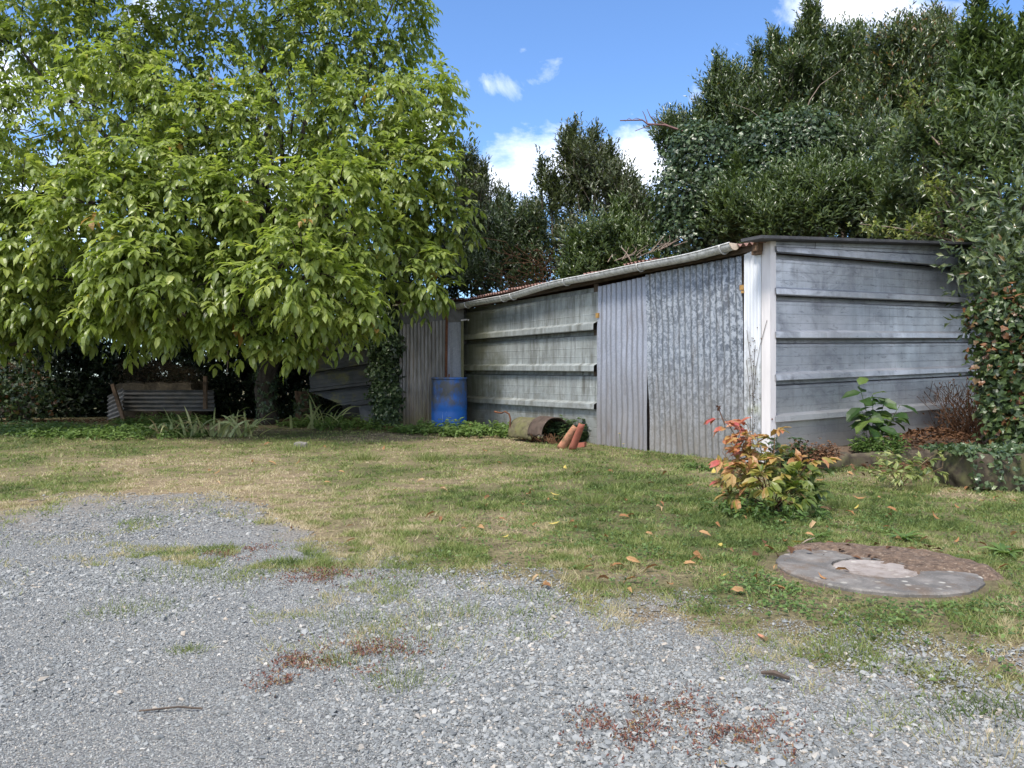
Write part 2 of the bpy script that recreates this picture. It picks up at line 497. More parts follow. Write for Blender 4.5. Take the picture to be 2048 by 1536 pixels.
GUTTER, POST, BARREL = gutter_mat(), post_mat(), barrel_mat()
TRIM = simple('pinkish white corner trim', (.55, .52, .52), (.66, .63, .63), 4, .5, 0, .02, (3, 3, .4))
RING = ring_mat('dark concrete ring', (.13, .12, .11), (.24, .22, .20), (.085, .08, .075))
LID = ring_mat('pinkish concrete lid', (.26, .225, .205), (.37, .33, .30), (.22, .19, .17))


def ground_mat():
    m = M('lawn soil and thatch')
    d = m.attr('dry')
    a = m.ramp(m.noise(28, 8, None, .7), (.35, (.05, .055, .022)), (.65, (.15, .155, .055)))
    b = m.ramp(m.noise(28, 8, None, .7), (.35, (.12, .09, .055)), (.65, (.40, .31, .19)))
    c = m.mix(d, a, b)
    s = m.ramp(m.noise(7, 6), (.5, 0.0), (.68, 1.0))
    c = m.mix(m.math('MULTIPLY', s, .6), c, (.10, .07, .05))
    return m.bsdf(c, .95, 0, m.bump(m.noise(120, 5), .8, .02), .2)


def gravel_mat():
    m = M('packed grey gravel')
    v = m.voro(75, out='Color')
    sp = m.nd('ShaderNodeSeparateColor'); m.put(sp.inputs[0], v)
    c = m.ramp(sp.outputs[0], (0, (.11, .112, .112)), (.5, (.18, .182, .18)), (.85, (.25, .25, .243)), (1, (.34, .33, .305)))
    dust = m.ramp(m.noise(1.6, 6), (.42, 0.0), (.62, 1.0))
    fine = m.ramp(m.noise(130, 6, None, .75), (.33, (.15, .147, .138)), (.67, (.29, .282, .265)))
    c = m.mix(m.math('MULTIPLY', dust, .8), c, fine)
    tan = m.ramp(m.noise(.9, 5, None, .6), (.56, 0.0), (.7, 1.0))
    c = m.mix(m.math('MULTIPLY', tan, .5), c, (.30, .27, .22))
    ed = m.math('MULTIPLY', m.attr(), m.ramp(m.noise(5, 6), (.3, .2), (.6, 1.0)))
    c = m.mix(m.math('MULTIPLY', ed, .85), c, m.ramp(m.noise(50, 6, None, .7), (.35, (.13, .10, .07)), (.65, (.33, .27, .19))))
    h = m.voro(75)
    return m.bsdf(c, .9, 0, m.bump(m.math('ADD', h, m.math('MULTIPLY', m.noise(150, 4), .5)), .9, -.012), .3)


def stone_mat():
    m = M('crushed stone')
    c = m.ramp(m.attr(), (0, (.09, .097, .099)), (.4, (.172, .182, .182)), (.75, (.252, .26, .255)), (.93, (.33, .33, .312)), (.98, (.36, .305, .24)), (1, (.46, .445, .41)))
    n = m.noise(120, 4)
    c = m.mix(m.ramp(n, (.3, 0.0), (.8, .3)), c, (.33, .33, .325))
    return m.bsdf(c, .8, 0, None, .35)


# ------------------------------------------------------------------ ground masks
_BX = np.array([-600, 0, 120, 250, 400, 500, 560, 640, 820, 1000, 1100, 1180, 1350, 1500, 1640, 1800, 2048, 2500.])
_BY = np.array([1075, 1022, 1002, 985, 985, 1000, 1040, 1085, 1120, 1138, 1158, 1190, 1215, 1255, 1300, 1325, 1365, 1440.])


def gravel_s(X, Y):
    """metres of depth inside the driveway (positive = gravel)"""
    Yc = np.maximum(Y, .6)
    px = np.clip(X / Yc * F + 1024, -600, 2500)
    b = np.interp(px, _BX, _BY)
    Yb = F / (b - HZ)
    s = Yb - Y
    return s + (fbm(X, Y, .55, 2) - .5) * 1.1 + (fbm(X, Y, .14, 4) - .5) * .5


def bump_at(X, Y, px, py, rx, ry):
    c = G(px, py)
    return np.exp(-(((X - c[0]) / rx) ** 2 + ((Y - c[1]) / ry) ** 2))


def dryness(X, Y):
    d = (fbm(X, Y, 1.7, 1) - .5) * 1.9 + (fbm(X, Y, .45, 3) - .5) * 1.1 + .35
    s = gravel_s(X, Y)
    d = d + .45 * np.exp(-np.abs(s) / .45)
    d = d + .9 * bump_at(X, Y, 500, 968, 1.1, .8) + .35 * bump_at(X, Y, 230, 925, 2.0, .8) + .3 * bump_at(X, Y, 720, 1080, .8, .5)
    d = d - .35 * bump_at(X, Y, 1050, 930, 1.5, 1.2) - .2 * bump_at(X, Y, 1500, 1030, 1.6, 1.2) + .15 * bump_at(X, Y, 450, 885, 2.0, .8)
    d = d - .3 * bump_at(X, Y, 60, 985, 1.5, .5)
    return np.clip(d, 0, 1)


# ------------------------------------------------------------------ ground
def axis_pts(lo, hi, step, far):
    mid = np.arange(lo, hi + step, step)
    ext = np.geomspace(1, far, 14)
    return np.concatenate([(lo - ext)[::-1], mid, hi + ext])


gx, gy = axis_pts(-10, 8, .12, 300), axis_pts(1.5, 19, .12, 300)
XX, YY = np.meshgrid(gx, gy)
gr = NB().grid(np.stack([XX, YY, np.zeros_like(XX)], -1))
ground = gr.build('ground', ground_mat())
tag(ground, 'patchy mown lawn of green and dry straw coloured grass', 'ground', kind='structure')
at = ground.data.attributes.new('dry', 'FLOAT', 'POINT')
at.data.foreach_set('value', dryness(XX, YY).ravel().astype(np.float32))

st = .045
dx, dy = np.arange(-9, 6.5, st), np.arange(-4, 7.6, st)
XX, YY = np.meshgrid(dx, dy)
V = np.stack([XX, YY, np.full_like(XX, .004)], -1).reshape(-1, 3)
a, b = XX.shape
i, j = np.meshgrid(np.arange(a - 1), np.arange(b - 1), indexing='ij')
q = np.stack([i * b + j, i * b + j + 1, (i + 1) * b + j + 1, (i + 1) * b + j], -1).reshape(-1, 4)
cen = V[q].mean(1)
q = q[gravel_s(cen[:, 0], cen[:, 1]) > .05]
used = np.unique(q); remap = np.zeros(len(V), int); remap[used] = np.arange(len(used))
o = link('gravel_driveway', mesh_np('gravel_driveway', V[used], remap[q], np.clip(1 - gravel_s(V[used][:, 0], V[used][:, 1]) / 1.5, 0, 1)), gravel_mat())
tag(o, 'grey gravel driveway in the foreground', 'driveway', kind='structure')

# loose stones
phi = (1 + 5 ** .5) / 2
ICO = unit(np.array([[-1, phi, 0], [1, phi, 0], [-1, -phi, 0], [1, -phi, 0], [0, -1, phi], [0, 1, phi], [0, -1, -phi], [0, 1, -phi], [phi, 0, -1], [phi, 0, 1], [-phi, 0, -1], [-phi, 0, 1]]))
ICOF = np.array([[0, 11, 5], [0, 5, 1], [0, 1, 7], [0, 7, 10], [0, 10, 11], [1, 5, 9], [5, 11, 4], [11, 10, 2], [10, 7, 6], [7, 1, 8], [3, 9, 4], [3, 4, 2], [3, 2, 6], [3, 6, 8], [3, 8, 9], [4, 9, 5], [2, 4, 11], [6, 2, 10], [8, 6, 7], [9, 8, 1]])


def stones(nb, X, Y, size, z0=.004, rnd=None):
    n = len(X)
    J = ICO[None] * (1 + .6 * (RNG.rand(n, 12, 1) - .5)) + .24 * RNG.randn(n, 12, 3)
    J = J * np.stack([np.ones(n), .6 + .35 * RNG.rand(n), .38 + .3 * RNG.rand(n)], -1)[:, None, :]
    th = RNG.rand(n) * 6.283; ti = RNG.randn(n) * .3
    c, s_ = np.cos(ti)[:, None], np.sin(ti)[:, None]
    x, y, z = J[..., 0], J[..., 1], J[..., 2]
    x, z = c * x + s_ * z, -s_ * x + c * z
    c, s_ = np.cos(th)[:, None], np.sin(th)[:, None]
    x, y = c * x - s_ * y, s_ * x + c * y
    sz = (size * .5)[:, None]
    V = np.stack([X[:, None] + x * sz, Y[:, None] + y * sz, z0 + z * sz + sz * .28], -1)
    Fa = (ICOF[None] + (np.arange(n) * 12)[:, None, None]).reshape(-1, 3)
    r = RNG.rand(n) if rnd is None else rnd
    nb.add(V.reshape(-1, 3), Fa, np.repeat(r, 12))


def sample_screen(n, y0, y1, x0=-60, x1=2110):
    px = x0 + (x1 - x0) * RNG.rand(n); py = y0 + (y1 - y0) * RNG.rand(n)
    D = H * F / (py - HZ)
    return (px - 1024) / F * D, D


def packed(X, Y):
    """0 = stones trodden into dust, 1 = lying loose"""
    l = np.clip((fbm(X, Y, 1.3, 5) - .36) / .22, 0, 1)
    track = np.exp(-((X + .95 + .12 * (Y - 3)) / .55) ** 2) + .7 * np.exp(-((X - 1.05 + .2 * (Y - 2.3)) / .3) ** 2)
    return np.clip(l * .75 + .35 - .75 * track + .25 * np.clip(X, 0, 1), .10, 1)


OCT = np.array([[1, 0, 0], [-1, 0, 0], [0, 1, 0], [0, -1, 0], [0, 0, 1], [0, 0, -1.]])
OCTF = np.array([[0, 2, 4], [2, 1, 4], [1, 3, 4], [3, 0, 4]])


def grit(nb, X, Y, size):
    n = len(X)
    J = OCT[None] * (.7 + .6 * RNG.rand(n, 6, 1)) * np.array([1, .8, .55]) + .2 * RNG.randn(n, 6, 3)
    th = RNG.rand(n) * 6.283; c, s_ = np.cos(th)[:, None], np.sin(th)[:, None]
    x, y = c * J[..., 0] - s_ * J[..., 1], s_ * J[..., 0] + c * J[..., 1]
    sz = (size * .5)[:, None]
    V = np.stack([X[:, None] + x * sz, Y[:, None] + y * sz, .005 + J[..., 2] * sz], -1)
    nb.add(V.reshape(-1, 3), (OCTF[None] + (np.arange(n) * 6)[:, None, None]).reshape(-1, 3), np.repeat(RNG.rand(n), 6))


nb = NB()
def scatter(n, y0, y1, e=1.0):
    Y = y0 + RNG.rand(n) ** e * (y1 - y0)
    return (RNG.rand(n) * 2 - 1) * .74 * Y, Y
X, Y = scatter(260000, 1.75, 4.9, .85)
s = gravel_s(X, Y); pk = packed(X, Y)
k = RNG.rand(len(X)) < np.clip((s + .2) / 1.1, 0, 1) ** .8 * pk * .8
size = np.clip((.0066 + .0026 * pk) * np.exp(.42 * RNG.randn(len(X))), .004, .030)
stones(nb, X[k], Y[k], size[k])
X, Y = scatter(420000, 1.75, 4.6, .85)
s = gravel_s(X, Y)
k = RNG.rand(len(X)) < np.clip((s + .3) / .9, 0, 1)
grit(nb, X[k], Y[k], .0035 + .0045 * RNG.rand(k.sum()))
X, Y = scatter(80000, 4.7, 7.6)
s = gravel_s(X, Y); pk = packed(X, Y)
k = RNG.rand(len(X)) < np.clip((s + .15) / 1.6, 0, 1) * pk
stones(nb, X[k], Y[k], np.clip(.0115 * np.exp(.36 * RNG.randn(k.sum())), .006, .03))
tag(nb.build('gravel', stone_mat()), 'loose crushed grey stones spread over the driveway', 'gravel', kind='stuff')

# ------------------------------------------------------------------ grass
nb = NB()
for n, y0, y1, hm in ((330000, 838, 1140, 1.0), (200000, 960, 1480, 1.0)):
    X, Y = sample_screen(n, y0, y1)
    k = Y < 16.5
    X, Y = X[k], Y[k]
    s = gravel_s(X, Y)
    d = dryness(X, Y)
    pr = np.clip(.45 - s / .45, 0, 1)
    # tufts creeping over the gravel
    zone = 1.6 * bump_at(X, Y, 540, 1100, .75, .9) + 1.2 * bump_at(X, Y, 790, 1230, .55, .35) + .25 * bump_at(X, Y, 440, 1040, .9, .5) + .35 * bump_at(X, Y, 1640, 1320, .35, .15) + .3 * bump_at(X, Y, 1980, 1450, .3, .2)
    patch = np.clip((fbm(X, Y, .36, 6, 3) - .44) * 11, 0, 1)
    pr = np.maximum(pr, np.where(s < 2.8, .9 * patch * np.clip(zone, 0, 1), 0))
    pr = np.maximum(pr, .75 * np.clip(1 - s / np.where(X > .2, .45, 1.0), 0, 1) * np.clip((fbm(X, Y, .25, 2, 3) - .42) * 6, 0, 1))
    cover = np.clip((fbm(X, Y, .16, 1, 3) - .40) * 7, .06, 1)
    ring = G(1750, 1142)
    rr = np.hypot(X - ring[0], (Y - ring[1]))
    pr = pr * cover * np.where(rr < .47 + .12 * fbm(X, Y, .15, 2), 0.0, 1.0)
    under = np.clip((Y - 13.2) / 1.6, 0, 1) * (X < -1.5)
    pr = pr * (1 - .75 * under)
    k = RNG.rand(len(X)) < pr
    X, Y, d = X[k], Y[k], d[k]
    m_ = len(X)
    lush = fbm(X, Y, .5, 7)
    clump = fbm(X, Y, .10, 5, 2)
    hgt = (.010 + .030 * RNG.rand(m_) ** 2 + .07 * np.clip(lush - .47, 0, 1) * 2 * RNG.rand(m_) + .05 * np.clip(clump - .6, 0, 1)) * (1.25 - .5 * d)
    hgt = hgt + np.where(s[k] > 0, .012, 0)
    lean = rdir(m_) * np.array([1, 1, 0]) * (.5 + .9 * RNG.rand(m_))[:, None]
    ax = lean + np.array([0, 0, .75])
    w = np.maximum(.0034, Y * .0010) * (.7 + .9 * RNG.rand(m_)); hgt = hgt * 1.0
    r = np.clip(d * .75 + .9 * (clump - .5) + .18 * RNG.rand(m_) + .10 * RNG.randn(m_) + .02, 0, 1)
    leaves(nb, np.stack([X, Y, np.zeros(m_)], -1), ax, rdir(m_) + np.array([0, -.4, .6]), hgt, w, T_BLADE, r)
tag(nb.build('grass', GRASS), 'short patchy lawn grass, part green and part dry', 'grass', kind='stuff')

# small-leaved weeds in the lawn on the right
nb = NB()
X, Y = sample_screen(130000, 880, 1420, 700, 2110)
s = gravel_s(X, Y)
pr = np.clip(-s / .5 - .1, 0, 1) * (.10 + .6 * np.clip((fbm(X, Y, .3, 4) - .46) * 3.5, 0, 1)) * np.clip(.25 + (X + .3) * .5, 0.05, 1)
ring = G(1750, 1142)
pr = pr * (np.hypot(X - ring[0], Y - ring[1]) > .6)
k = RNG.rand(len(X)) < pr
X, Y = X[k], Y[k]
m_ = len(X)
L = .011 + .018 * RNG.rand(m_)
leaves(nb, np.stack([X, Y, .008 + .02 * RNG.rand(m_)], -1), rdir(m_) * np.array([1, 1, .3]) + np.array([0, 0, .25]), rdir(m_) * .5 + np.array([0, -.2, 1]), L, L * .6, T_SIMPLE, RNG.rand(m_))
tag(nb.build('ground_weeds', WEED), 'low clover and small leaved weeds growing through the lawn', 'weeds', kind='stuff')


# ------------------------------------------------------------------ planes of the sheds
P0 = np.array([2.431, 9.21, 0]); SL = .62
dF = unit(np.array([-SL, 1, 0])); nF = np.array([-dF[1], dF[0], 0])
eS = np.array([dF[1], -dF[0], 0]); nS = -dF.copy()


def onplane(p0, n, px, py, off=0.0):
    r = np.array([(px - 1024) / F, 1, -(py - HZ) / F]); O = np.array([0, 0, H])
    return O + r * (((np.asarray(p0) + n * off - O) @ n) / (r @ n))


def fr(px, py, off=0.0): return onplane(P0, nF, px, py, off)


CORNER = fr(1540, 750); CORNER[2] = 0


def sd(px, py, off=0.0): return onplane(CORNER, nS, px, py, off)


A2, B2 = np.array([-2.13, 14.65, 0]), np.array([-.88, 14.42, 0])
n2 = unit(np.array([(B2 - A2)[1], -(B2 - A2)[0], 0]))


def f2(px, py, off=0.0): return onplane(A2, n2, px, py, off)


def sheet(tl, tr, br, bl, n, nu, nv, offs=None, dent=.004, seed=0, thick=0.0):
    """grid between four corners, offs(u, v) metres along n"""
    u, v = np.meshgrid(np.linspace(0, 1, nu), np.linspace(0, 1, nv))
    Q = ((1 - u) * (1 - v))[..., None] * tl + (u * (1 - v))[..., None] * tr + (u * v)[..., None] * br + ((1 - u) * v)[..., None] * bl
    o_ = (fbm(u * 3 + seed, v * 3, .7, 1) - .5) * dent * 2
    if offs is not None: o_ = o_ + offs(u, v)
    return Q + o_[..., None] * n


def corrugated(tl, tr, br, bl, n, waves, amp, dent=.008, seed=0, bend=None):
    def off(u, v):
        w = amp * np.cos(2 * np.pi * u * waves)
        if bend is not None: w = w + bend(u, v)
        return w
    return NB().grid(sheet(tl, tr, br, bl, n, int(waves * 10) + 1, 24, off, dent, seed))


PROF = np.array([(0, -.075), (.10, -.07), (.13, -.004), (.15, 0), (.20, 0), (.206, .003), (.216, .003), (.222, 0), (.41, 0), (.416, .003), (.426, .003), (.432, 0), (.62, 0), (.626, .003), (.636, .003), (.642, 0), (.80, 0), (.85, .070), (.86, .078), (.985, .084), (1.0, .080), (1.002, .002)])
PLAIN = np.array([(0, 0), (.22, 0), (.23, -.004), (.24, 0), (.48, 0), (.49, -.004), (.50, 0), (.74, 0), (.75, -.004), (.76, 0), (1, 0)])


def cladding(tl, tr, br, bl, n, prof, seed=0, nu=60, dent=.010, base=0.0):
    u, t = np.meshgrid(np.linspace(0, 1, nu), prof[:, 0])
    off = np.repeat(prof[:, 1][:, None], nu, 1)
    Q = ((1 - u) * (1 - t))[..., None] * tl + (u * (1 - t))[..., None] * tr + (u * t)[..., None] * br + ((1 - u) * t)[..., None] * bl
    off = off + (fbm(u * 4 + seed * 5, t * .25 + seed, 1.1, 2, 2) - .5) * dent * 2 * (.4 + .6 * t) + base
    return NB().grid(Q + off[..., None] * n)


# ------------------------------------------------------------------ main shed
shed = thing('metal_shed', 'long grey metal clad shed with white gutter and two corrugated doors', 'shed', (CORNER[0], CORNER[1], 0))
DEP = 4.3
LEN = np.linalg.norm((fr(926, 750) - CORNER)[:2])
# front cladding courses
Lx, Rx = 927, 1196
cl = [(618, 572), (681, 660), (741, 743), (804, 819), (864, 894)]
for i in range(4):
    pr_ = PROF if i < 3 else PLAIN
    a, b = cl[i], cl[i + 1]
    cladding(fr(Lx, a[0]), fr(Rx, a[1]), fr(Rx, b[1]), fr(Lx, b[0]), nF, pr_, i, base=-.002 * i if i < 3 else .015).build('cladding_panel', FRONT, shed, label='stained front panel' if i < 3 else 'lowest front board')
# doors
w1 = np.linalg.norm(fr(1291, 750) - fr(1196, 750)); w2 = np.linalg.norm(fr(1482, 750) - fr(1291, 750))
door = corrugated(fr(1197, 573, .03), fr(1291, 553, .03), fr(1298, 906, .05), fr(1194, 893, .05), nF, 9.5, .012, .02, 3,
                  lambda u, v: np.clip(u - .8, 0, 1) * np.clip(v - .45, 0, 1) * .5).build('door', SPANGLE2, shed, True, 'narrow dull grey corrugated door')
NB().box((fr(1205, 630, .03) + fr(1187, 632, .045)) / 2, dF * .03, nF * .02, (0, 0, .035)).build('hinge', HINGE, door)
door2 = corrugated(fr(1291, 550, .02), fr(1482, 512, .02), fr(1488, 922, .04), fr(1302, 909, .04), nF, 15.5, .013, .022, 5).build('door', SPANGLE, shed, True, 'wide spangled galvanised corrugated door')
hb = NB()
hb.box(fr(1485, 575, .045), dF * .03, nF * .015, (0, 0, .028)); hb.box(fr(1487, 584, .06), dF * .018, nF * .02, (0, 0, .014))
hb.build('hinge', HINGE, door2)
# dark frame behind the doors, inner studs
for px, y0, y1, w in ((1194, 560, 893, .05), (1299, 548, 905, .035), (1485, 508, 922, .03)):
    a, b = fr(px, y0, -.03), fr(px, y1, -.03)
    a[2] = min(a[2], 2.38); b[2] = 0
    NB().box((a + b) / 2, dF * w, nF * .02, (0, 0, (a[2] - b[2]) / 2)).build('door_jamb', DARKWOOD, shed)
# corner post (fluted) + trim
pt, pb = 506, 930
prof = lambda u, v: .006 * np.cos(2 * np.pi * u * 5) * (np.cos(2 * np.pi * u * 5) > .2)
a, b = fr(1489, 750, .06), fr(1523, 750, .06)
def vz(p, z): return np.array([p[0], p[1], z])
pn = NB()
pn.grid(sheet(vz(a, 2.37), vz(b, 2.43), vz(b, 0), vz(a, 0), nF, 61, 10, prof, .004))
pn.grid(sheet(vz(fr(1489, 750, -.02), 2.37), vz(a, 2.37), vz(a, 0), vz(fr(1489, 750, -.02), 0), dF, 3, 6, None, 0))
pn.build('corner_post', POST, shed)
tb = NB()
c0, c1 = fr(1523, 750, .064), fr(1541, 750, .064)
tb.grid(sheet(vz(c0, 2.50), vz(c1, 2.50), vz(c1, 0), vz(c0, 0), nF, 8, 10, None, .003))
c2 = c1 + eS * .03
tb.grid(sheet(vz(c1, 2.50), vz(c1 - nF * .09, 2.50), vz(c1 - nF * .09, 0), vz(c1, 0), nS, 4, 10, None, .002))
tb.grid(sheet(vz(c0 - nF * .06, 2.50), vz(c0, 2.50), vz(c0, 2.43), vz(c0 - nF * .06, 2.43), dF, 2, 2, None, 0))
tb.build('corner_trim', TRIM, shed)
# dead creeper traces stuck to the post
cr = NB()
pm = lambda px, py: fr(px, py, .075)
for path in ([(1506, 885), (1507, 800), (1503, 740), (1497, 700), (1492, 660)], [(1507, 800), (1511, 740), (1519, 690), (1535, 640)], [(1505, 760), (1509, 720), (1511, 690)], [(1500, 870), (1497, 780), (1493, 720)]):
    cr.tube([pm(x + RNG.randn(), y) for x, y in path], .0028, 4)
for _ in range(70):
    py = 650 + 230 * RNG.rand() ** .8
    px = 1507 + RNG.randn() * (4 + max(0, 720 - py) * .12)
    if 1490 < px < 1522: cr.box(pm(px, py), dF * .004, nF * .002, (0, 0, .006))
cr.build('dead_creeper', DARKWOOD, shed)
# side cladding
yl = [483, 505, 590, 677, 762, 845, 905]; yr = [492, 537, 607, 677, 744, 814, 868]
for i in range(6):
    pr_ = PROF if i < 5 else PLAIN
    if i == 0: pr_ = np.array([(0, 0.03), (.25, 0.03), (.27, .034), (.3, .03), (.45, .03), (.55, .075), (.97, .084), (1.0, .080), (1.002, .002)])
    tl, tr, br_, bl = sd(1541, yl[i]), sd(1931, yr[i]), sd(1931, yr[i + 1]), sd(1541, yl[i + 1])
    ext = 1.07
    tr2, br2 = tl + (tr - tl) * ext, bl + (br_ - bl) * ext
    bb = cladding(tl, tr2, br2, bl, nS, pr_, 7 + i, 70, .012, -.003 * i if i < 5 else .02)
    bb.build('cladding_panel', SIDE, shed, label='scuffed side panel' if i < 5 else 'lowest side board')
# crack wire on the top side panel
NB().tube([sd(1631, 483, .06), sd(1630, 497, .07), sd(1628, 502, .075), sd(1628, 511, .06)], .004, 4).build('crack', DARKMETAL, shed)
# hidden walls: back, left end
bk = CORNER + eS * DEP
lf = CORNER + dF * LEN
bx = NB()
bx.grid(sheet(vz(bk, 2.72), vz(bk + dF * LEN, 2.6), vz(bk + dF * LEN, 0), vz(bk, 0), eS, 30, 4))
bx.grid(sheet(vz(lf, 2.25), vz(lf + eS * DEP, 2.6), vz(lf + eS * DEP, 0), vz(lf, 0), dF, 20, 4))
bx.build('rear_wall', DARKSHEET, shed)
# eaves beam
g0, g1 = fr(1478, 502, .03), fr(928, 622, .03)
be = NB()
m0, m1 = fr(1521, 497, .03), fr(926, 617, .03)
be.box((m0 + m1) / 2 - np.array([0, 0, -.035]), (m1 - m0) / 2, nF * .045, (0, 0, .055))
be.build('eaves_beam', DARKWOOD, shed)
eb = NB()
eb.box(fr(1517, 492, .09), dF * .04, nF * .05, (0, 0, .06)); eb.box(fr(1515, 506, .085), dF * .05, nF * .04, (0, 0, .02))
eb.build('beam_end', OLDWOOD, shed)
# gutter: half round
GO = .20
ga, gb = fr(1468, 487, GO), fr(917, 611, GO)
R_ = .072
ax = unit(gb - ga); side = unit(np.cross(ax, (0, 0, 1))); up = np.cross(side, ax)
if side @ nF < 0: side = -side
up = np.array([0, 0, 1.0])
ns = 90
tt = np.linspace(0, 1, ns)
sag = -.018 * np.sin(tt * math.pi * 3.2) - .008 * np.sin(tt * 20)
cl_ = ga + (gb - ga) * tt[:, None] + sag[:, None] * up
def halfround(r):
    th = np.linspace(math.pi, 2 * math.pi, 13)
    return cl_[:, None, :] + r * (np.cos(th)[None, :, None] * side + np.sin(th)[None, :, None] * up)
gm = NB(); gm.grid(halfround(R_)); gm.grid(halfround(R_ - .004))
rimp = cl_ + side * R_ + up * .004
gm.tube(rimp, .009, 6)
gut = gm.build('gutter', GUTTER, shed, True)
th = np.linspace(math.pi, 2 * math.pi, 13)
for e_, s_ in ((cl_[0], -1), (cl_[-1], 1)):
    cap = NB()
    for k_ in (0, .012):
        ringp = e_ + ax * s_ * (k_ + .001) + (R_ + .004) * (np.cos(th)[:, None] * side + np.sin(th)[:, None] * up)
        V_ = np.concatenate([ringp, [ringp.mean(0)]])
        cap.add(V_, [[13, q_, q_ + 1] for q_ in range(12)] + [[13, 12, 0]])
    r0 = e_ + ax * s_ * .001 + (R_ + .004) * (np.cos(th)[:, None] * side + np.sin(th)[:, None] * up)
    r1 = r0 + ax * s_ * .011
    cap.grid(np.stack([r0, r1]))
    cap.build('end_cap', CREAM, gut)
for px in (938, 1008, 1026, 1135, 1283, 1445):
    t0 = (px - 1468) / (917 - 1468.)
    # perspective: find the parameter whose projection falls at px
    pr_x = cl_[:, 0] / cl_[:, 1] * F + 1024
    ii = int(np.argmin(abs(pr_x - px)))
    th = np.linspace(math.pi * 1.0, 2 * math.pi + .15, 12)
    arc = cl_[ii] + (R_ + .010) * (np.cos(th)[:, None] * side + np.sin(th)[:, None] * up) - up * .004
    NB().tube(arc, .011, 5).build('bracket', GUTTER, gut, True)
for px in (1100, 1190, 1390):
    ii = int(np.argmin(abs(cl_[:, 0] / cl_[:, 1] * F + 1024 - px)))
    th = np.linspace(math.pi, 2 * math.pi, 12)
    NB().grid(np.stack([cl_[ii] + ax * k_ + (R_ + .004) * (np.cos(th)[:, None] * side + np.sin(th)[:, None] * up) for k_ in (-.03, .03)])).build('joint_sleeve', GUTTER, gut, True)
# roof: corrugated red sheets laid front to back, each a part
r0, r1 = fr(1520, 482, .17), fr(905, 604, .17)
nsh = 7
ez = unit(eS * 1.0 + np.array([0, 0, .075]))
for k_ in range(nsh):
    ta, tb_ = k_ / nsh - .004, (k_ + 1) / nsh + .01
    pa, pb_ = r0 + (r1 - r0) * ta, r0 + (r1 - r0) * tb_
    lift = (.0, .012, .02, .0, .025, .01, .0)[k_]
    pa = pa + (0, 0, lift * .3); pb_ = pb_ + np.array([0, 0, lift])
    L_ = DEP + .35
    nn = np.array([0, 0, 1.0])
    g_ = corrugated(pa + ez * L_, pb_ + ez * L_, pb_, pa, nn, 13, .018, .012, k_)
    g_.build('roof_sheet', REDROOF, shed, True)
# a few lifted loose sheet ends
for px, py, w_, h_ in ((1275, 524, .30, .07), (1118, 566, .34, .07), (962, 600, .5, .05)):
    c_ = fr(px, py, .05)
    g_ = corrugated(c_ + dF * w_ + eS * .9 + (0, 0, .02), c_ - dF * w_ + eS * .9 + (0, 0, .02), c_ - dF * w_, c_ + dF * w_, np.array([0, 0, 1.]), 8, .016, .01, px)
    g_.build('loose_roof_sheet', REDROOF, shed, True)
# dark verge along the side
v0, v1 = sd(1502, 477, .10), sd(1940, 490, .10)
v1 = v0 + (v1 - v0) * 1.06
vb = NB()
vb.box((v0 + v1) / 2 + (0, 0, .0), (v1 - v0) / 2, nS * .14, (0, 0, .016))
vb.build('verge_board', DARKMETAL, shed)
# iron rod leaning on the corner
# ------------------------------------------------------------------ second shed
s2 = thing('corrugated_shed', 'small dark tin shed with one corrugated door behind blue barrel', 'shed', (-1.5, 14.5, 0))
corrugated(f2(800, 650, .03), f2(891, 640, .03), f2(891, 858, .05), f2(799, 856, .05), n2, 12.5, .013, .015, 8).build('door', CORR, s2, True)
NB().grid(sheet(f2(795, 608), f2(891, 605), f2(891, 641), f2(795, 651), n2, 20, 6, None, .012)).build('transom_panel', DARKSHEET, s2)
NB().grid(sheet(f2(894, 604), f2(928, 603), f2(928, 645), f2(894, 646), n2, 8, 6, None, .01)).build('transom_panel', DARKSHEET, s2)
NB().grid(sheet(f2(894, 645, .015), f2(927, 644, .015), f2(927, 858, .015), f2(894, 858, .015), n2, 12, 12, None, .01)).build('side_sheet', SPANGLE2, s2)
NB().box((f2(892, 606, .05) + f2(894, 770, .05)) / 2, (.022, 0, 0), (0, .02, 0), (f2(892, 606)[2] - f2(894, 770)[2]) / 2 * np.array([0, 0, 1]) + np.array([0.01, 0, 0])).build('upright', RUST, s2)
pl = NB().tube([f2(924.5, 640, .1), f2(925.5, 858, .1)], .028, 6)
pl.build('pole', bark_mat('greenish pole', (.10, .10, .06), (.2, .2, .12)), s2)
NB().tube([f2(922, 641, .12), f2(933, 639, .12), f2(937, 640, .2)], .016, 6).build('pipe_stub', TRIM, s2)
NB().grid(sheet(f2(752, 612, -.05), f2(798, 610, -.05), f2(798, 858, -.05), f2(756, 858, -.05), n2, 8, 6, None, .01)).build('left_wall', DARKSHEET, s2)
ra, rb = f2(700, 606, .3), f2(935, 598, .3)
rc = np.array([-.6, 3.4, .25])
corrugated(ra + rc, rb + rc, rb, ra, np.array([0, 0, 1.]), 30, .018, .02, 4).build('roof_sheet', REDROOF, s2, True)
NB().box((f2(786, 609, .28) + f2(905, 601, .28)) / 2 + (0, 0, -.015), (f2(905, 601, .28) - f2(786, 609, .28)) / 2, n2 * .012, (0, 0, .012)).build('roof_edge', CREAM, s2)
bw = NB()
bw.grid(sheet(f2(640, 640, -3.3), f2(935, 600, -3.3), f2(935, 840, -3.3), f2(640, 840, -3.3), n2, 8, 6))
bw.build('rear_wall', DARKSHEET, s2)

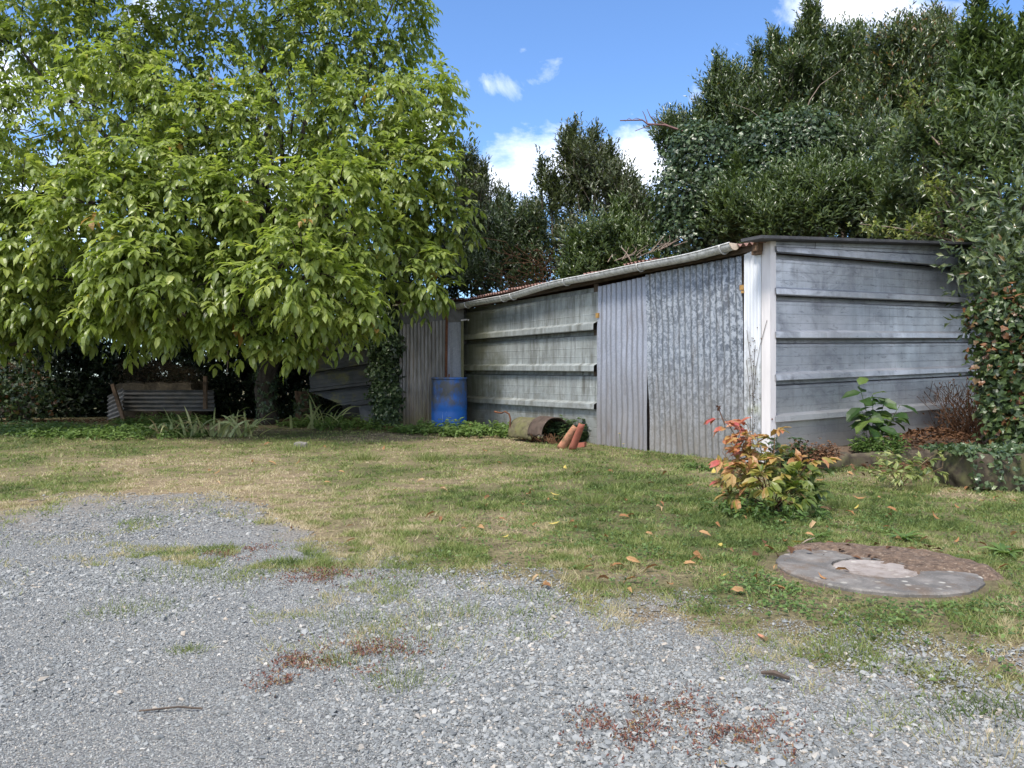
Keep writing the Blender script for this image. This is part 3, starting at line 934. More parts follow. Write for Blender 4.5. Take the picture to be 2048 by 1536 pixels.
# collapsed cladding left of it, in the shade of the walnut
cp = thing('collapsed_panel_wall', 'sagging dark metal wall panels leaning in the shade beside the ivy column', 'wall', (-3.4, 15.2, 0))
A3 = np.array([-3.4, 15.2, 0]); n3 = unit(np.array([-.12, -1, .12]))
def f3(px, py, off=0): return onplane(A3, n3, px, py, off)
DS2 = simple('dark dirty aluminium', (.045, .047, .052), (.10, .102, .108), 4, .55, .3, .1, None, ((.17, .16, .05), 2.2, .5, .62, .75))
rows = [((608, 690), (770, 640)), ((612, 712), (770, 686)), ((617, 747), (770, 724)), ((622, 785), (770, 767)), ((690, 812), (770, 800))]
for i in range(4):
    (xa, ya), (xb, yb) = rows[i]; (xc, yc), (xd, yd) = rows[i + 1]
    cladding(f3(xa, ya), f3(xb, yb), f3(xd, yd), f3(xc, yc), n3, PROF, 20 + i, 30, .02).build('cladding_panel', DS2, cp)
NB().grid(sheet(f3(716, 806, -.05), f3(757, 806, -.05), f3(757, 852, -.05), f3(724, 850, -.05), n3, 6, 6, None, .01)).build('base_board', DARKSHEET, cp)
NB().box(f3(735, 806, .08), (.32, 0, .03), (0, .02, 0), (0, 0, .02)).build('bottom_rail', DS2, cp)

# ------------------------------------------------------------------ barrel
bc = G(896, 862) + np.array([0, .25, 0])
barrel = thing('barrel', 'tall blue plastic water barrel stained near the top', 'barrel', bc)
pr_ = [(0, .0), (.285, 0), (.298, .03), (.303, .12), (.306, .30), (.300, .33), (.307, .36), (.309, .55), (.303, .58), (.308, .61), (.305, .80), (.296, .875)]
def lathe(profile, c, seg=48):
    pr = np.array(profile, float)
    th = np.linspace(0, 2 * np.pi, seg + 1)
    return np.stack([c[0] + pr[:, 0][:, None] * np.cos(th), c[1] + pr[:, 0][:, None] * np.sin(th), c[2] + np.repeat(pr[:, 1][:, None], seg + 1, 1)], -1)
NB().grid(lathe([(r * 1.06, z * 1.06) for r, z in pr_], bc)).build('body', BARREL, barrel, True)
NB().grid(lathe([(.305, .915), (.327, .915), (.332, .925), (.332, .95), (.325, .96), (.30, .955), (.298, .80), (.0, .80)], bc)).build('rim', BARREL, barrel, True)
NB().box(bc + np.array([0.02, -.24, .985]), (.012, 0, 0), (0, .012, 0), (0, 0, .03)).build('bung', RUST, barrel)

for px, py, mat_, lab in ((757, 856, STONE, 'grey brick lying at the foot of the dark ivy column'), (778, 859, TERRARED, 'broken red brick at the foot of the dark ivy column')):
    q_ = G(px, py)
    b_ = NB().box(q_ + (0, 0, .03), (.09, .02, .006), (-.012, .05, 0), (0, 0, .028)).build('brick', mat_)
    b_.modifiers.new('b', 'BEVEL').width = .006
    tag(b_, lab, 'brick')
tag(NB().tube([P(455, 690, 15.0), P(456, 720, 15.0), P(454, 752, 15.0)], .008, 5).build('cane', PALEWOOD), 'thin pale cane hanging under the walnut left of its trunk', 'cane')
# ------------------------------------------------------------------ junk in front of the shed
def arc_sheet(p, ax_, r, L_, a0, a1, seed, jag=.03, na=26, nl=14):
    ax_ = unit(ax_); sd_ = unit(np.cross(ax_, (0, 0, 1))); u_ = np.cross(sd_, ax_)
    th = np.linspace(a0, a1, na); l = np.linspace(0, L_, nl)
    Q = p + l[:, None, None] * ax_ + r * (np.cos(th)[None, :, None] * sd_ + np.sin(th)[None, :, None] * u_)
    Q[:, :2] += (RNG.rand(nl, 1, 1) - .5) * jag * u_; Q[:, -2:] += (RNG.rand(nl, 1, 1) - .5) * jag * u_
    Q += (fbm(np.repeat(l[:, None], na, 1) * 3, np.repeat(th[None], nl, 0), .6, seed)[..., None] - .5) * .02 * u_
    return NB().grid(Q)
pa = G(1040, 880) + np.array([.02, .12, 0]); pb_ = G(1125, 890) + np.array([.02, .10, 0])
axj = unit(pb_ - pa)
sh1 = arc_sheet(pa + np.array([0, 0, .10]), axj, .24, .60, -.2, math.pi + .1, 1).build('curved_sheet', MOSSYPLATE, None, True)
sh1.modifiers.new('t', 'SOLIDIFY').thickness = .012
tag(sh1, 'moss covered half round metal sheet lying against the shed', 'metal sheet')
sh2 = arc_sheet(pa + axj * .53 + np.array([0, 0, .12]), axj, .255, .34, .0, math.pi - .1, 2).build('curved_sheet', RUSTYPLATE, None, True)
sh2.modifiers.new('t', 'SOLIDIFY').thickness = .012
tag(sh2, 'brown rusted half round sheet overlapping the mossy one', 'metal sheet')
rub = NB()
c_ = (pa + pb_) / 2
for _ in range(90):
    q_ = c_ + axj * RNG.uniform(-.5, .35) + np.array([RNG.randn() * .03, -.18 + RNG.randn() * .05, 0])
    rub.tube([q_ + (0, 0, .01), q_ + np.array([RNG.randn() * .08, RNG.randn() * .03, .06 + .1 * RNG.rand()])], .005, 3)
tag(rub.build('dead_stems', DRY), 'dark dead stems heaped under the curved sheets', 'dead plants', kind='stuff')


def gd(px, py, D): return P(px, py, D)


D_ = pa[1] - .15
rod = NB().tube([gd(1023, 872, D_), gd(1020, 850, D_), gd(1021, 838, D_), gd(1018, 828, D_), gd(1010, 823, D_), gd(1004, 826, D_), gd(996, 825, D_), gd(988, 823, D_)], .014, 6).build('bent_rod', RUST, None, True)
tag(rod, 'bent rusty iron rod sticking up beside the mossy sheet', 'rod')
for px, py, h_, w_, lab in ((940, 868, .17, .02, 'thin rusty iron stake in the weeds beside the barrel'), (971, 868, .12, .035, 'short dark wooden stump among weeds below the bent rod')):
    q_ = G(px, py)
    s_ = NB().tube([q_, q_ + (0.003, 0, h_ * .5), q_ + (.006, 0, h_)], w_, 6, .5, .2).build('stake', RUST if w_ < .03 else DARKWOOD)
    tag(s_, lab, 'stake')


def tile(base, top, w, mat, label, name='roof_tile', side=None, hole=False):
    base, top = np.array(base), np.array(top)
    a_ = unit(top - base); L_ = np.linalg.norm(top - base)
    s_ = unit(np.cross(a_, (0, .9, .45))); u_ = np.cross(s_, a_)
    if u_[1] > 0: u_ = -u_
    th = np.linspace(.15, math.pi - .15, 14); l = np.linspace(0, L_, 8)
    wl = w * (1 - .2 * l / L_)
    Q = base + l[:, None, None] * a_ + wl[:, None, None] * (np.cos(th)[None, :, None] * s_ + np.sin(th)[None, :, None] * u_ * .75)
    o_ = NB().grid(Q).build(name, mat, None, True)
    o_.modifiers.new('t', 'SOLIDIFY').thickness = .016
    return tag(o_, label, 'roof tile')


tile(G(1122, 897), gd(1153, 852, 10.25), .07, TERRA, 'broken orange terracotta tile leaning beside rusted curved sheet')
tile(G(1144, 899), gd(1164, 847, 10.15), .055, TERRARED, 'red half round terracotta tile leaning next to broken orange one')
br = NB()
br.box(G(1162, 894) + (0, 0, .03), (.06, -.02, .01), (.02, .05, 0), (0, 0, .03))
tag(br.build('brick', TERRARED), 'small piece of red brick at the foot of leaning tiles', 'brick')

# iron rod at the corner
q0, q1 = sd(1543, 838, .06), G(1572, 895) + np.array([0, .0, .12])
tag(NB().tube([q0, q1], .014, 6).build('leaning_rod', RUST), 'thin rusty rod leaning on the white corner post', 'rod')

# ------------------------------------------------------------------ raised bed, kerb, planter
kb = thing('garden_kerb', 'low mossy concrete kerb edging the bed along the shed side wall', 'kerb', (3.6, 8.5, 0))
k0, k1 = G(1600, 938), G(1905, 925)
kd = unit(k1 - k0)
u_ = np.linspace(0, 1, 60)
prof_ = [(-.05, 0), (-.055, .11), (-.04, .145), (.03, .15), (.05, .13), (.05, 0)]
kn = np.array([-kd[1], kd[0], 0])
Q = np.array([[k0 + (k1 - k0) * t + kn * x + np.array([0, 0, z * (1 + .25 * (vnoise(t * 40, x * 30, 1, 2) - .5))]) + kn * .03 * (vnoise(t * 30, z * 30, 1, 1) - .5) for x, z in prof_] for t in u_])
NB().grid(Q).build('edging', CONCMOSS, kb, True)
# bed soil between kerb and wall
bs = NB()
uu, vv = np.meshgrid(np.linspace(-.05, 1.25, 50), np.linspace(0, 1, 20))
w0, w1 = CORNER + np.array([.05, 0.0, 0]), CORNER + eS * 3.7
Q = (1 - vv)[..., None] * (k0 + (k1 - k0) * uu[..., None]) + vv[..., None] * (w0 + (w1 - w0) * uu[..., None])
Q[..., 2] = .10 + .05 * vv + .07 * (fbm(Q[..., 0], Q[..., 1], .5, 2) - .4) + .12 * np.clip(uu - .75, 0, 1)
bs.grid(Q)
tag(bs.build('bed_soil', SOIL, None, True), 'brown soil of the raised bed beside the shed', 'soil', kind='structure')

D_ = G(1960, 965)[1]
pc = G(1990, 985) + np.array([.25, .35, 0])
tr = thing('stone_trough', 'mossy old stone trough overgrown with ivy at the right edge', 'planter', pc)
def blockmesh(c, hx, hy, hz, rough, seed, n=14):
    nb_ = NB()
    g = np.linspace(-1, 1, n)
    A, B_ = np.meshgrid(g, g, indexing='ij')
    for ax_ in range(3):
        for sg in (-1, 1):
            if ax_ == 2 and sg < 0: continue
            q_ = np.zeros((n, n, 3)); o1, o2 = [k for k in range(3) if k != ax_]
            q_[..., ax_] = sg; q_[..., o1] = A; q_[..., o2] = B_
            rr_ = np.linalg.norm(q_, axis=-1, keepdims=True) ** .22
            q_ = q_ / rr_ * 1.03
            w = q_ * np.array([hx, hy, hz]) + np.array([c[0], c[1], hz])
            d_ = fbm(w[..., 0] * 3 + w[..., 2] * 2.1 + seed, w[..., 1] * 3 - w[..., 2] * 1.7, .6, seed % 5)
            w = w + q_ * ((d_ - .5) * rough)[..., None]
            nb_.grid(w)
    return nb_
blockmesh(pc, .42, .36, .165, .10, 3, 18).build('basin', CONCMOSS, tr, True)
iv = NB()
n_ = 2400
q_ = pc + np.stack([RNG.uniform(-.48, .5, n_), RNG.uniform(-.40, .38, n_), np.full(n_, .33)], -1)
k_ = (fbm(q_[:, 0], q_[:, 1], .2, 3) > .42)
q_ = q_[k_]; n_ = len(q_)
edge = q_[:, 1] < pc[1] - .32
q_[edge, 2] = .33 - RNG.rand(edge.sum()) ** 1.2 * .32
q_[edge, 1] -= .03
leaves(iv, q_ + rdir(n_) * .02, rdir(n_) + np.array([0, -.5, -.2]), np.where(edge[:, None], [0, -1, .3], [0, -.2, 1]) + rdir(n_) * .5, .028 + .03 * RNG.rand(n_), .03 + .02 * RNG.rand(n_), T_IVY, .35 + .6 * RNG.rand(n_))
for _ in range(4):
    x = RNG.uniform(-.3, .4)
iv.build('ivy', IVY, tr)
pq = np.array([(1917 - 1024) / F * 8.0 + .03, 8.0, 0])
pot = NB()
pot.box(pq + (0, 0, .10), (.10, -.02, 0), (.03, .12, 0), (0, 0, .10)); pot.box(pq + (0, 0, .21), (.115, -.022, 0), (.034, .135, 0), (0, 0, .022))
pt_ = pot.build('terracotta_planter', TERRA)
pt_.modifiers.new('b', 'BEVEL').width = .008
tag(pt_, 'rectangular orange terracotta planter behind the mossy trough', 'planter')

# ------------------------------------------------------------------ concrete cover in the lawn
rc = G(1750, 1142)
cov = thing('concrete_cover', 'round concrete ring cover with pale inner lid set in the lawn', 'manhole cover', rc)
seg = 96
def disc_ring(r0, r1, z0, z1, tilt, jag=.012):
    th = np.linspace(0, 2 * np.pi, seg + 1)
    j = 1 + jag * (np.random.RandomState(5).rand(seg + 1) - .5) / .5; j[-1] = j[0]
    rows_ = [(r1 * 1.0, z0), (r1 * 1.0, z1 - .008), (r1 - .01, z1), ((r0 + r1) / 2, z1 + .001)] + ([(r0, z1), (r0, z0)] if r0 > 0 else [(0.0, z1)])
    Q = np.array([[(rc[0] + r * jj * math.cos(t), rc[1] + r * jj * math.sin(t), z + tilt * (-r * math.cos(t) * .5 - r * math.sin(t))) for t, jj in zip(th, j)] for r, z in rows_])
    return NB().grid(Q)
disc_ring(.205, .475, -.03, .018, .006).build('ring', RING, cov)
lid = disc_ring(0, .196, -.03, .015, .006, .03).build('lid', LID, cov)
# soil and moss creeping over its far side
uu, vv = np.meshgrid(np.linspace(-.85, .85, 150), np.linspace(-.70, .85, 130))
Xs, Ys = rc[0] + uu, rc[1] + vv
rr = np.hypot(uu, vv) + .3 * (fbm(Xs, Ys, .45, 1) - .5)
side_ = vv * 1.1 + .95 * uu - .17 + .45 * (fbm(Xs, Ys, .28, 6) - .5)
zz = .004 + .034 * np.clip(side_ / .2, -.3, 1) * np.clip((.74 - rr) / .2, 0, 1) + .035 * (fbm(Xs, Ys, .09, 5, 4) - .5) - .25 * np.clip(rr - .52, 0, 1)
sm = NB().grid(np.stack([Xs, Ys, np.maximum(zz, -.05)], -1))
tag(sm.build('soil_patch', SOIL, None, True), 'brown mossy soil creeping over the concrete cover', 'soil', kind='structure')

# ------------------------------------------------------------------ plants
def stemmed(nb_l, nb_s, base, tops, per, L, W, tpl=T_OVATE, rfun=None, droop=.2, r0=.008, along=(.35, 1.0), groups=1, spread=1.0):
    base = np.array(base)
    for t in tops:
        t = np.array(t)
        mid = (base + t) / 2 + RNG.randn(3) * .04 * np.linalg.norm(t - base) + np.array([0, 0, .08 * np.linalg.norm(t - base)])
        s = np.linspace(0, 1, 9)[:, None]
        path = (1 - s) ** 2 * base + 2 * s * (1 - s) * mid + s ** 2 * t
        nb_s.tube(path, np.linspace(r0, r0 * .4, 9), 5, RNG.rand())
        dirn = unit(np.gradient(path, axis=0))
        for k in range(per):
            f = along[0] + (along[1] - along[0]) * (k + RNG.rand() * .6) / per
            ii = min(8, int(f * 8.99))
            p = path[ii]; d = dirn[ii]
            rad = rdir(1)[0]; rad = unit(rad - (rad @ d) * d)
            if groups == 1:
                pts, axs = [p], [d * .4 + rad + np.array([0, 0, .25])]
            else:
                pet = p + (rad * .8 + d * .5) * L * .7
                nb_s.tube([p, pet], r0 * .4, 4, .6)
                pts, axs = [], []
                sdv = unit(np.cross(rad + d * .3, rdir(1)[0] * .5 + np.array([0, 0, 1])))
                for g in range(groups):
                    fg = (g - (groups - 1) / 2) / max(1, (groups - 1) / 2)
                    pts.append(pet); axs.append(rad * .9 + d * .35 + sdv * fg * spread + np.array([0, 0, .15 - .2 * abs(fg)]))
            pts, axs = np.array(pts), unit(np.array(axs)) + np.array([0, 0, -droop]) + rdir(len(pts)) * .15
            rr_ = RNG.rand(len(pts)) if rfun is None else rfun(pts)
            sc = .7 + .5 * RNG.rand(len(pts))
            leaves(nb_l, pts, axs, np.array([0, -.3, 1.0]) + rdir(len(pts)) * .45, L * sc, W * sc, tpl, rr_)


# autumn peony
pb0 = G(1545, 1022)
peo = thing('peony_bush', 'peony bush turning red and orange in front of the white post', 'shrub', pb0)
Dp = pb0[1]
l_, s_ = NB(), NB()
def peony_col(p):
    px = p[:, 0] / p[:, 1] * F + 1024; z = p[:, 2]
    r = .48 + .85 * (z - .35) - (px - 1500) / 340 + .15 * RNG.randn(len(p))
    r = np.where((px > 1590) & (z > .33), r + .42, r)
    return np.clip(r, 0, 1)
tops = [gd(1450, 838, Dp), gd(1475, 860, Dp - .1), gd(1495, 850, Dp + .1), gd(1515, 880, Dp), gd(1445, 905, Dp - .1), gd(1440, 950, Dp), gd(1470, 900, Dp + .15), gd(1480, 940, Dp - .25), gd(1500, 925, Dp - .1),
        gd(1550, 868, Dp + .05), gd(1560, 920, Dp - .1), gd(1590, 930, Dp + .1), gd(1625, 915, Dp), gd(1640, 925, Dp + .1), gd(1610, 950, Dp - .2), gd(1600, 985, Dp - .25), gd(1570, 1000, Dp - .3), gd(1630, 975, Dp), gd(1530, 960, Dp - .25), gd(1455, 980, Dp + .05), gd(1480, 985, Dp - .2)]
stemmed(l_, s_, pb0, tops, 8, .095, .046, T_OVATE, peony_col, .25, .005, (.45, 1.0), 5, 1.0)
l_.build('leaves', PEONY, peo); s_.build('stems', DRY, peo)
hd = NB(); q_ = gd(1437, 815, Dp)
hd.tube([gd(1450, 850, Dp), gd(1442, 830, Dp), q_], .004, 4)
leaves(hd, np.repeat(q_[None], 14, 0), rdir(14), rdir(14), .03, .016, T_SIMPLE, np.zeros(14))
hd.build('seed_head', DRY, peo)
# grassy herbs at its foot
def herb(name, label, cat, base, n, h, w, mat, rad, group=None, L=None, tall=1.0, rlo=0., rhi=1., tpl=T_OVATE):
    """low clump: leaves on short stems over a patch"""
    base = np.array(base)
    t_ = thing(name, label, cat, base, group)
    nl, ns_ = NB(), NB()
    th = RNG.rand(n) * 6.283; r = rad * np.sqrt(RNG.rand(n))
    p = base + np.stack([np.cos(th) * r * 1.3, np.sin(th) * r * .9, np.zeros(n)], -1)
    hh = h * (1 - .55 * (r / rad) ** 2) * (.45 + .6 * RNG.rand(n))
    tip = p + np.stack([np.cos(th) * .3 * hh, np.sin(th) * .3 * hh, hh], -1) + RNG.randn(n, 3) * .01
    step = max(1, n // 45)
    for k in range(0, n, step):
        ns_.tube([p[k], (p[k] + tip[k]) / 2 + RNG.randn(3) * .008, tip[k]], .0028, 3, .3)
    L = L or h * .35
    pts, axs, nr = [], [], []
    for lev in (1.0, .72, .45):
        for sg in range(3):
            f = lev - .06 * RNG.rand(n)
            pts.append(p + (tip - p) * f[:, None])
            axs.append(unit(rdir(n) * np.array([1, 1, .25])) + np.array([0, 0, .05 if lev > .9 else -.1]))
            nr.append(rdir(n) * .4 + np.array([0, -.2, 1]))
    pts, axs, nr = np.concatenate(pts), np.concatenate(axs), np.concatenate(nr)
    sc = .55 + .6 * RNG.rand(len(pts))
    leaves(nl, pts, axs, nr, L * sc, L * sc * w, tpl, rlo + (rhi - rlo) * RNG.rand(len(pts)))
    nl.build('leaves', mat, t_); ns_.build('stems', mat, t_)
    return t_


herb('weed_clump', 'dark green weeds at the foot of the autumn peony', 'weeds', G(1530, 1035), 60, .16, .4, WEED, .34, None, .055, 1, .1, .6)
# pale peony right
q0 = G(1800, 975)
pp = thing('pale_peony', 'small yellowing peony plant growing in front of the garden kerb', 'shrub', q0)
l_, s_ = NB(), NB()
tops = [gd(1760, 912, q0[1]), gd(1785, 905, q0[1] + .1), gd(1815, 915, q0[1]), gd(1745, 945, q0[1] - .1), gd(1830, 940, q0[1] - .1), gd(1775, 940, q0[1] - .15), gd(1865, 912, q0[1] + .1), gd(1885, 935, q0[1]), gd(1800, 945, q0[1] - .2), gd(1850, 960, q0[1])]
stemmed(l_, s_, q0, tops, 5, .085, .034, T_OVATE, None, .15, .005, (.55, 1.0), 5, 1.1)
l_.build('leaves', PALEPEONY, pp); s_.build('stems', STRAW, pp)

# broad leaved sapling by the side wall
q0 = sd(1745, 880, .35); q0[2] = .18
sp = thing('broad_leaved_sapling', 'broad leaved green sapling growing against the grey side wall', 'sapling', q0)
l_, s_ = NB(), NB()
Ds = q0[1]
tops = [gd(1718, 770, Ds), gd(1745, 790, Ds - .1), gd(1770, 800, Ds), gd(1800, 810, Ds - .1), gd(1720, 815, Ds - .15), gd(1790, 830, Ds), gd(1735, 835, Ds - .2), gd(1760, 850, Ds - .2)]
stemmed(l_, s_, q0, tops, 7, .215, .13, T_OVATE, None, .5, .007, (.4, 1.0), 1)
l_.build('leaves', BROADLEAF, sp); s_.build('stems', BROADLEAF, sp)
q0 = sd(1758, 900, .55); q0[2] = .12
herb('green_bush', 'small fresh green leafy bush below the broad leaved sapling', 'bush', q0, 130, .28, .5, WEED, .22, None, .05, 1, .25, .8)
q0 = sd(1625, 905, .6); q0[2] = .10
t_ = herb('dried_shrub', 'round dried brown shrub on the kerb by the side wall', 'shrub', q0, 150, .24, .5, DRY, .2, None, .045, 1, .0, .75)
q0 = sd(1575, 910, .45); q0[2] = .06
herb('ivy_sprig', 'ivy sprigs growing at the foot of the white corner post', 'ivy plant', q0, 60, .32, .9, IVY, .17, None, .06, 1, .4, .9, T_IVY)

# weeds by the barrel and along the sheds
wk = [(890, 868, .22, .55, .20, 'pale green nettles around the foot of the blue barrel'), (968, 872, .2, .5, .22, 'pale green nettles beside the short wooden stake'),
      (1000, 868, .16, .4, .2, 'nettles growing under the bent iron rod'), (835, 864, .10, .35, .12, 'low weeds at the foot of the grey corrugated door'),
      (710, 858, .2, .6, .22, 'weeds below the collapsed metal panels'), (640, 852, .16, .6, .2, 'dark weeds left of collapsed metal panels')]
for px, py, h_, r_, _, lab in wk:
    herb('weed_clump', lab, 'weeds', G(px, py) + np.array([0, -.1, 0]), 130, h_ * 1.3, .6, WEED, r_, 'weeds along the sheds', .075, 1, .5, 1.0)
q0 = G(1150, 886) + np.array([.05, .3, 0])
herb('ivy_clump', 'ivy and weeds growing out between the leaning tiles and shed', 'ivy plant', q0, 170, .42, .9, IVY, .36, None, .075, 1, .3, .95, T_IVY)
q0 = G(1085, 884) + np.array([.05, .1, 0])
herb('ivy_clump', 'ivy filling the open end of the rusted curved sheet', 'ivy plant', q0 + np.array([.40, -.08, .02]), 170, .34, .9, IVY, .24, None, .07, 1, .3, .95, T_IVY)
herb('weed_clump', 'low weeds in front of the right corrugated door', 'weeds', G(1415, 938), 70, .07, .6, WEED, .25, None, .04, 1, .3, .9)
# weeds left under the walnut
for px, py, h_, r_, lab in ((60, 862, .12, 1.0, 'low bright green weeds at the far left lawn edge'), (160, 868, .10, .9, 'low green weeds left of the compost bin'), (270, 873, .14, .9, 'fern like green weeds in front of the compost bin'), (330, 850, .18, .8, 'dark weeds inside the shade before the grey compost sheet')):
    herb('weed_clump', lab, 'weeds', G(px, py), 260, h_ * 1.4, .5, WEED, r_, 'weeds under the walnut', .08, 1, .3, 1.0)

# dandelions
for px, py, n_, L, lab in ((1805, 1080, 13, .15, 'dandelion rosette behind the concrete cover'), (2010, 1110, 12, .16, 'dandelion rosette at the right edge beside the cover'), (1330, 1000, 12, .12, 'tuft of long leaves in the lawn left of the peony'), (1640, 1075, 10, .09, 'small rosette left of the concrete cover'), (1215, 1195, 12, .05, 'tiny rosette on the gravel edge')):
    q_ = G(px, py)
    t_ = NB()
    th = np.arange(n_) * 6.283 / n_ + RNG.rand(n_) * .3
    a_ = np.stack([np.cos(th), np.sin(th), .18 + .35 * RNG.rand(n_)], -1)
    leaves(t_, np.repeat(q_[None], n_, 0) + (0, 0, .008), a_, np.tile([0, 0, 1.], (n_, 1)) + rdir(n_) * .2, L * (.6 + .5 * RNG.rand(n_)), L * .2, T_OVATE, .4 + .5 * RNG.rand(n_))
    t_.build('leaves', WEED, thing('dandelion', lab, 'weed', q_))

# hawkbit flowers by the doors
for i_, (px, py, z_, lab) in enumerate(((1240, 900, .08, 'lower yellow hawkbit flower before the narrow door'), (1244, 905, .05, 'yellow hawkbit flower closest to the lawn before the door'))):
    q_ = G(px, 908); top = gd((1239, 1247)[i_], (867, 888)[i_], q_[1])
    t_ = thing('hawkbit', ('taller yellow hawkbit flower before the narrow grey door', 'shorter yellow hawkbit flower before the narrow grey door')[i_], 'flower', q_)
    NB().tube([q_, (q_ + top) / 2 + np.array([.01, 0, 0]), top], .0025, 4, .6).build('stem', WEED, t_)
    f_ = NB(); n_ = 14; th = np.arange(n_) * 6.283 / n_
    leaves(f_, np.repeat(top[None], n_, 0), np.stack([np.cos(th), np.sin(th), np.full(n_, .3)], -1), np.tile([0, 0, 1.], (n_, 1)), .022, .010)
    f_.build('petals', YFLOWER, t_)

# taller grass tufts in the lawn and on the gravel
def tuft(px, py, n_, h_, rad, mat, label, r0=.1, r1=.6, name='grass_tuft', group='grass tufts'):
    q_ = G(px, py)
    p = q_ + np.stack([RNG.randn(n_) * rad, RNG.randn(n_) * rad * .8, np.zeros(n_)], -1)
    out = (p - q_) / max(rad, .01)
    a_ = out * .35 + rdir(n_) * .45 * np.array([1, 1, 0]) + np.array([0, 0, 1.0])
    o_ = leaves(NB(), p, a_, rdir(n_) + np.array([0, -.5, .3]), h_ * (.4 + .7 * RNG.rand(n_)), max(.003, .0007 * q_[1]), T_BLADE, r0 + (r1 - r0) * RNG.rand(n_))
    t_ = thing(name, label, 'grass tuft', q_, group)
    o_.build('foliage', mat, t_)
    return t_
for px, py, h_, rad, lab in ((1185, 1005, .11, .07, 'tall bright grass tuft in mid lawn left of peony'), (730, 920, .14, .10, 'bright grass tuft in the lawn left of the blue barrel'), (860, 920, .13, .10, 'smaller bright grass tuft in the lawn directly below the blue barrel'), (595, 900, .12, .16, 'grass tuft beside the grey stone in the lawn'),
                             (1690, 1015, .10, .08, 'grass tuft between the peony and the pale peony'), (1850, 985, .13, .05, 'grass tuft at the foot of the pale peony'),
                             (375, 1305, .035, .035, 'small green tuft alone on gravel left of the red stonecrop'), (680, 1328, .04, .035, 'round green tuft on gravel beside the red stonecrop'), (290, 1218, .04, .10, 'flat green patch on the gravel at left'), (220, 1228, .035, .08, 'darker half of the flat green patch at left'),
                             (335, 1150, .05, .12, 'green tuft strip along the lawn edge at left'), (440, 1160, .05, .12, 'olive tuft at the end of the lawn tongue'), (700, 1240, .05, .10, 'pale grass sprig lying on the gravel centre'), (890, 1235, .07, .12, 'loose grass clump on gravel below the lawn edge'), (800, 1370, .05, .06, 'thin grass clump near bottom centre gravel'), (1690, 1310, .07, .10, 'green grass clump at the gravel edge under the cover'),
                             (790, 1300, .06, .18, 'straggling grass on the gravel above the red stonecrop'), (1980, 1500, .05, .09, 'dry grass clump at the bottom right corner')):
    tuft(px, py, int(160 + 900 * rad), h_, rad, GRASS, lab, *((.55, 1.0) if 'dry' in lab else (.12, .62)))

# red stonecrop patches on the gravel
for px, py, rad, lab in ((740, 1312, .10, 'largest red stonecrop patch left of centre on gravel'), (610, 1325, .06, 'small red stonecrop patch left of the round tuft'), (1320, 1415, .07, 'red stonecrop patch on the gravel centre right'), (1235, 1465, .08, 'dull red stonecrop patch at the bottom centre'), (1480, 1470, .085, 'wide brown red stonecrop patch at the bottom right of centre'), (1500, 1510, .07, 'brown stonecrop patch on the bottom edge'), (560, 1368, .04, 'tiny red stonecrop speck on the left gravel'), (650, 1155, .12, 'rusty stonecrop on the lawn tongue'), (480, 1108, .10, 'faint stonecrop at the lawn edge')):
    q_ = G(px, py); n_ = int(1100 * rad / .1)
    X_, Y_ = RNG.randn(n_) * rad, RNG.randn(n_) * rad
    k_ = fbm(X_ + px, Y_ + py, .07, 3) > .5
    p = q_ + np.stack([X_, Y_, .006 + .012 * RNG.rand(n_)], -1)[k_ if False else slice(None)]
    p = p[k_]; n_ = len(p)
    o_ = leaves(NB(), p, rdir(n_) + np.array([0, 0, .5]), rdir(n_), .009 + .01 * RNG.rand(n_), .006, T_SIMPLE, RNG.rand(n_))
    o_.build('foliage', SEDUM, thing('stonecrop', lab, 'stonecrop', q_, 'red stonecrop on the gravel'))

# irises
def iris(px, py, n_, h_, rad, label, straw=.5):
    q_ = G(px, py + 6); n_ = int(n_ * 1.3)
    nb_ = NB()
    for _ in range(n_):
        th = RNG.rand() * 6.283
        b_ = q_ + np.array([RNG.randn() * rad, RNG.randn() * rad * .4, 0])
        out = np.array([math.cos(th), math.sin(th) * .6, 0]) * RNG.uniform(.5, 1.5)
        L = h_ * RNG.uniform(.65, 1.25); bend = RNG.uniform(.1, 1.0)
        s = np.linspace(0, 1, 9)
        path = b_ + np.outer(s * L, unit(out * .5 + np.array([0, 0, 1]))) + np.outer(s ** 2 * L * bend, out) - np.outer(s ** 3 * L * bend * .9, (0, 0, 1))
        path[:, 2] = np.maximum(path[:, 2], .01)
        w = .023 * np.array([1, 1, 1, .98, .93, .85, .7, .45, .03])
        sdv = unit(np.cross(out + .01, (0, 0, 1)) + RNG.randn(3) * .3)
        nb_.grid(np.stack([path - sdv * w[:, None], path + sdv * w[:, None] ], 1), np.clip(straw * RNG.rand() * 1.6 + .1, 0, 1))
    t_ = thing('iris_plant', label, 'iris', q_, 'iris plants under the walnut')
    nb_.build('leaves', IRIS, t_)
    return t_
iris(340, 868, 14, .45, .18, 'flattened brown iris leaves at the left end of the iris row', .75)
iris(390, 868, 16, .5, .16, 'iris clump second from left in the iris row', .55)
iris(440, 868, 18, .62, .15, 'tall iris clump in the middle of the iris row', .45)
iris(490, 868, 18, .6, .14, 'upright iris clump at the right end of the iris row', .45)
iris(635, 852, 16, .7, .16, 'sprawling iris clump beside the mossy tree stump', .35)

# stone in the lawn
q_ = G(600, 895)
sb = blockmesh(q_, .10, .06, .035, .07, 4, 12)
tag(sb.build('field_stone', STONE, None, True), 'lumpy grey stone sitting in the lawn', 'stone')
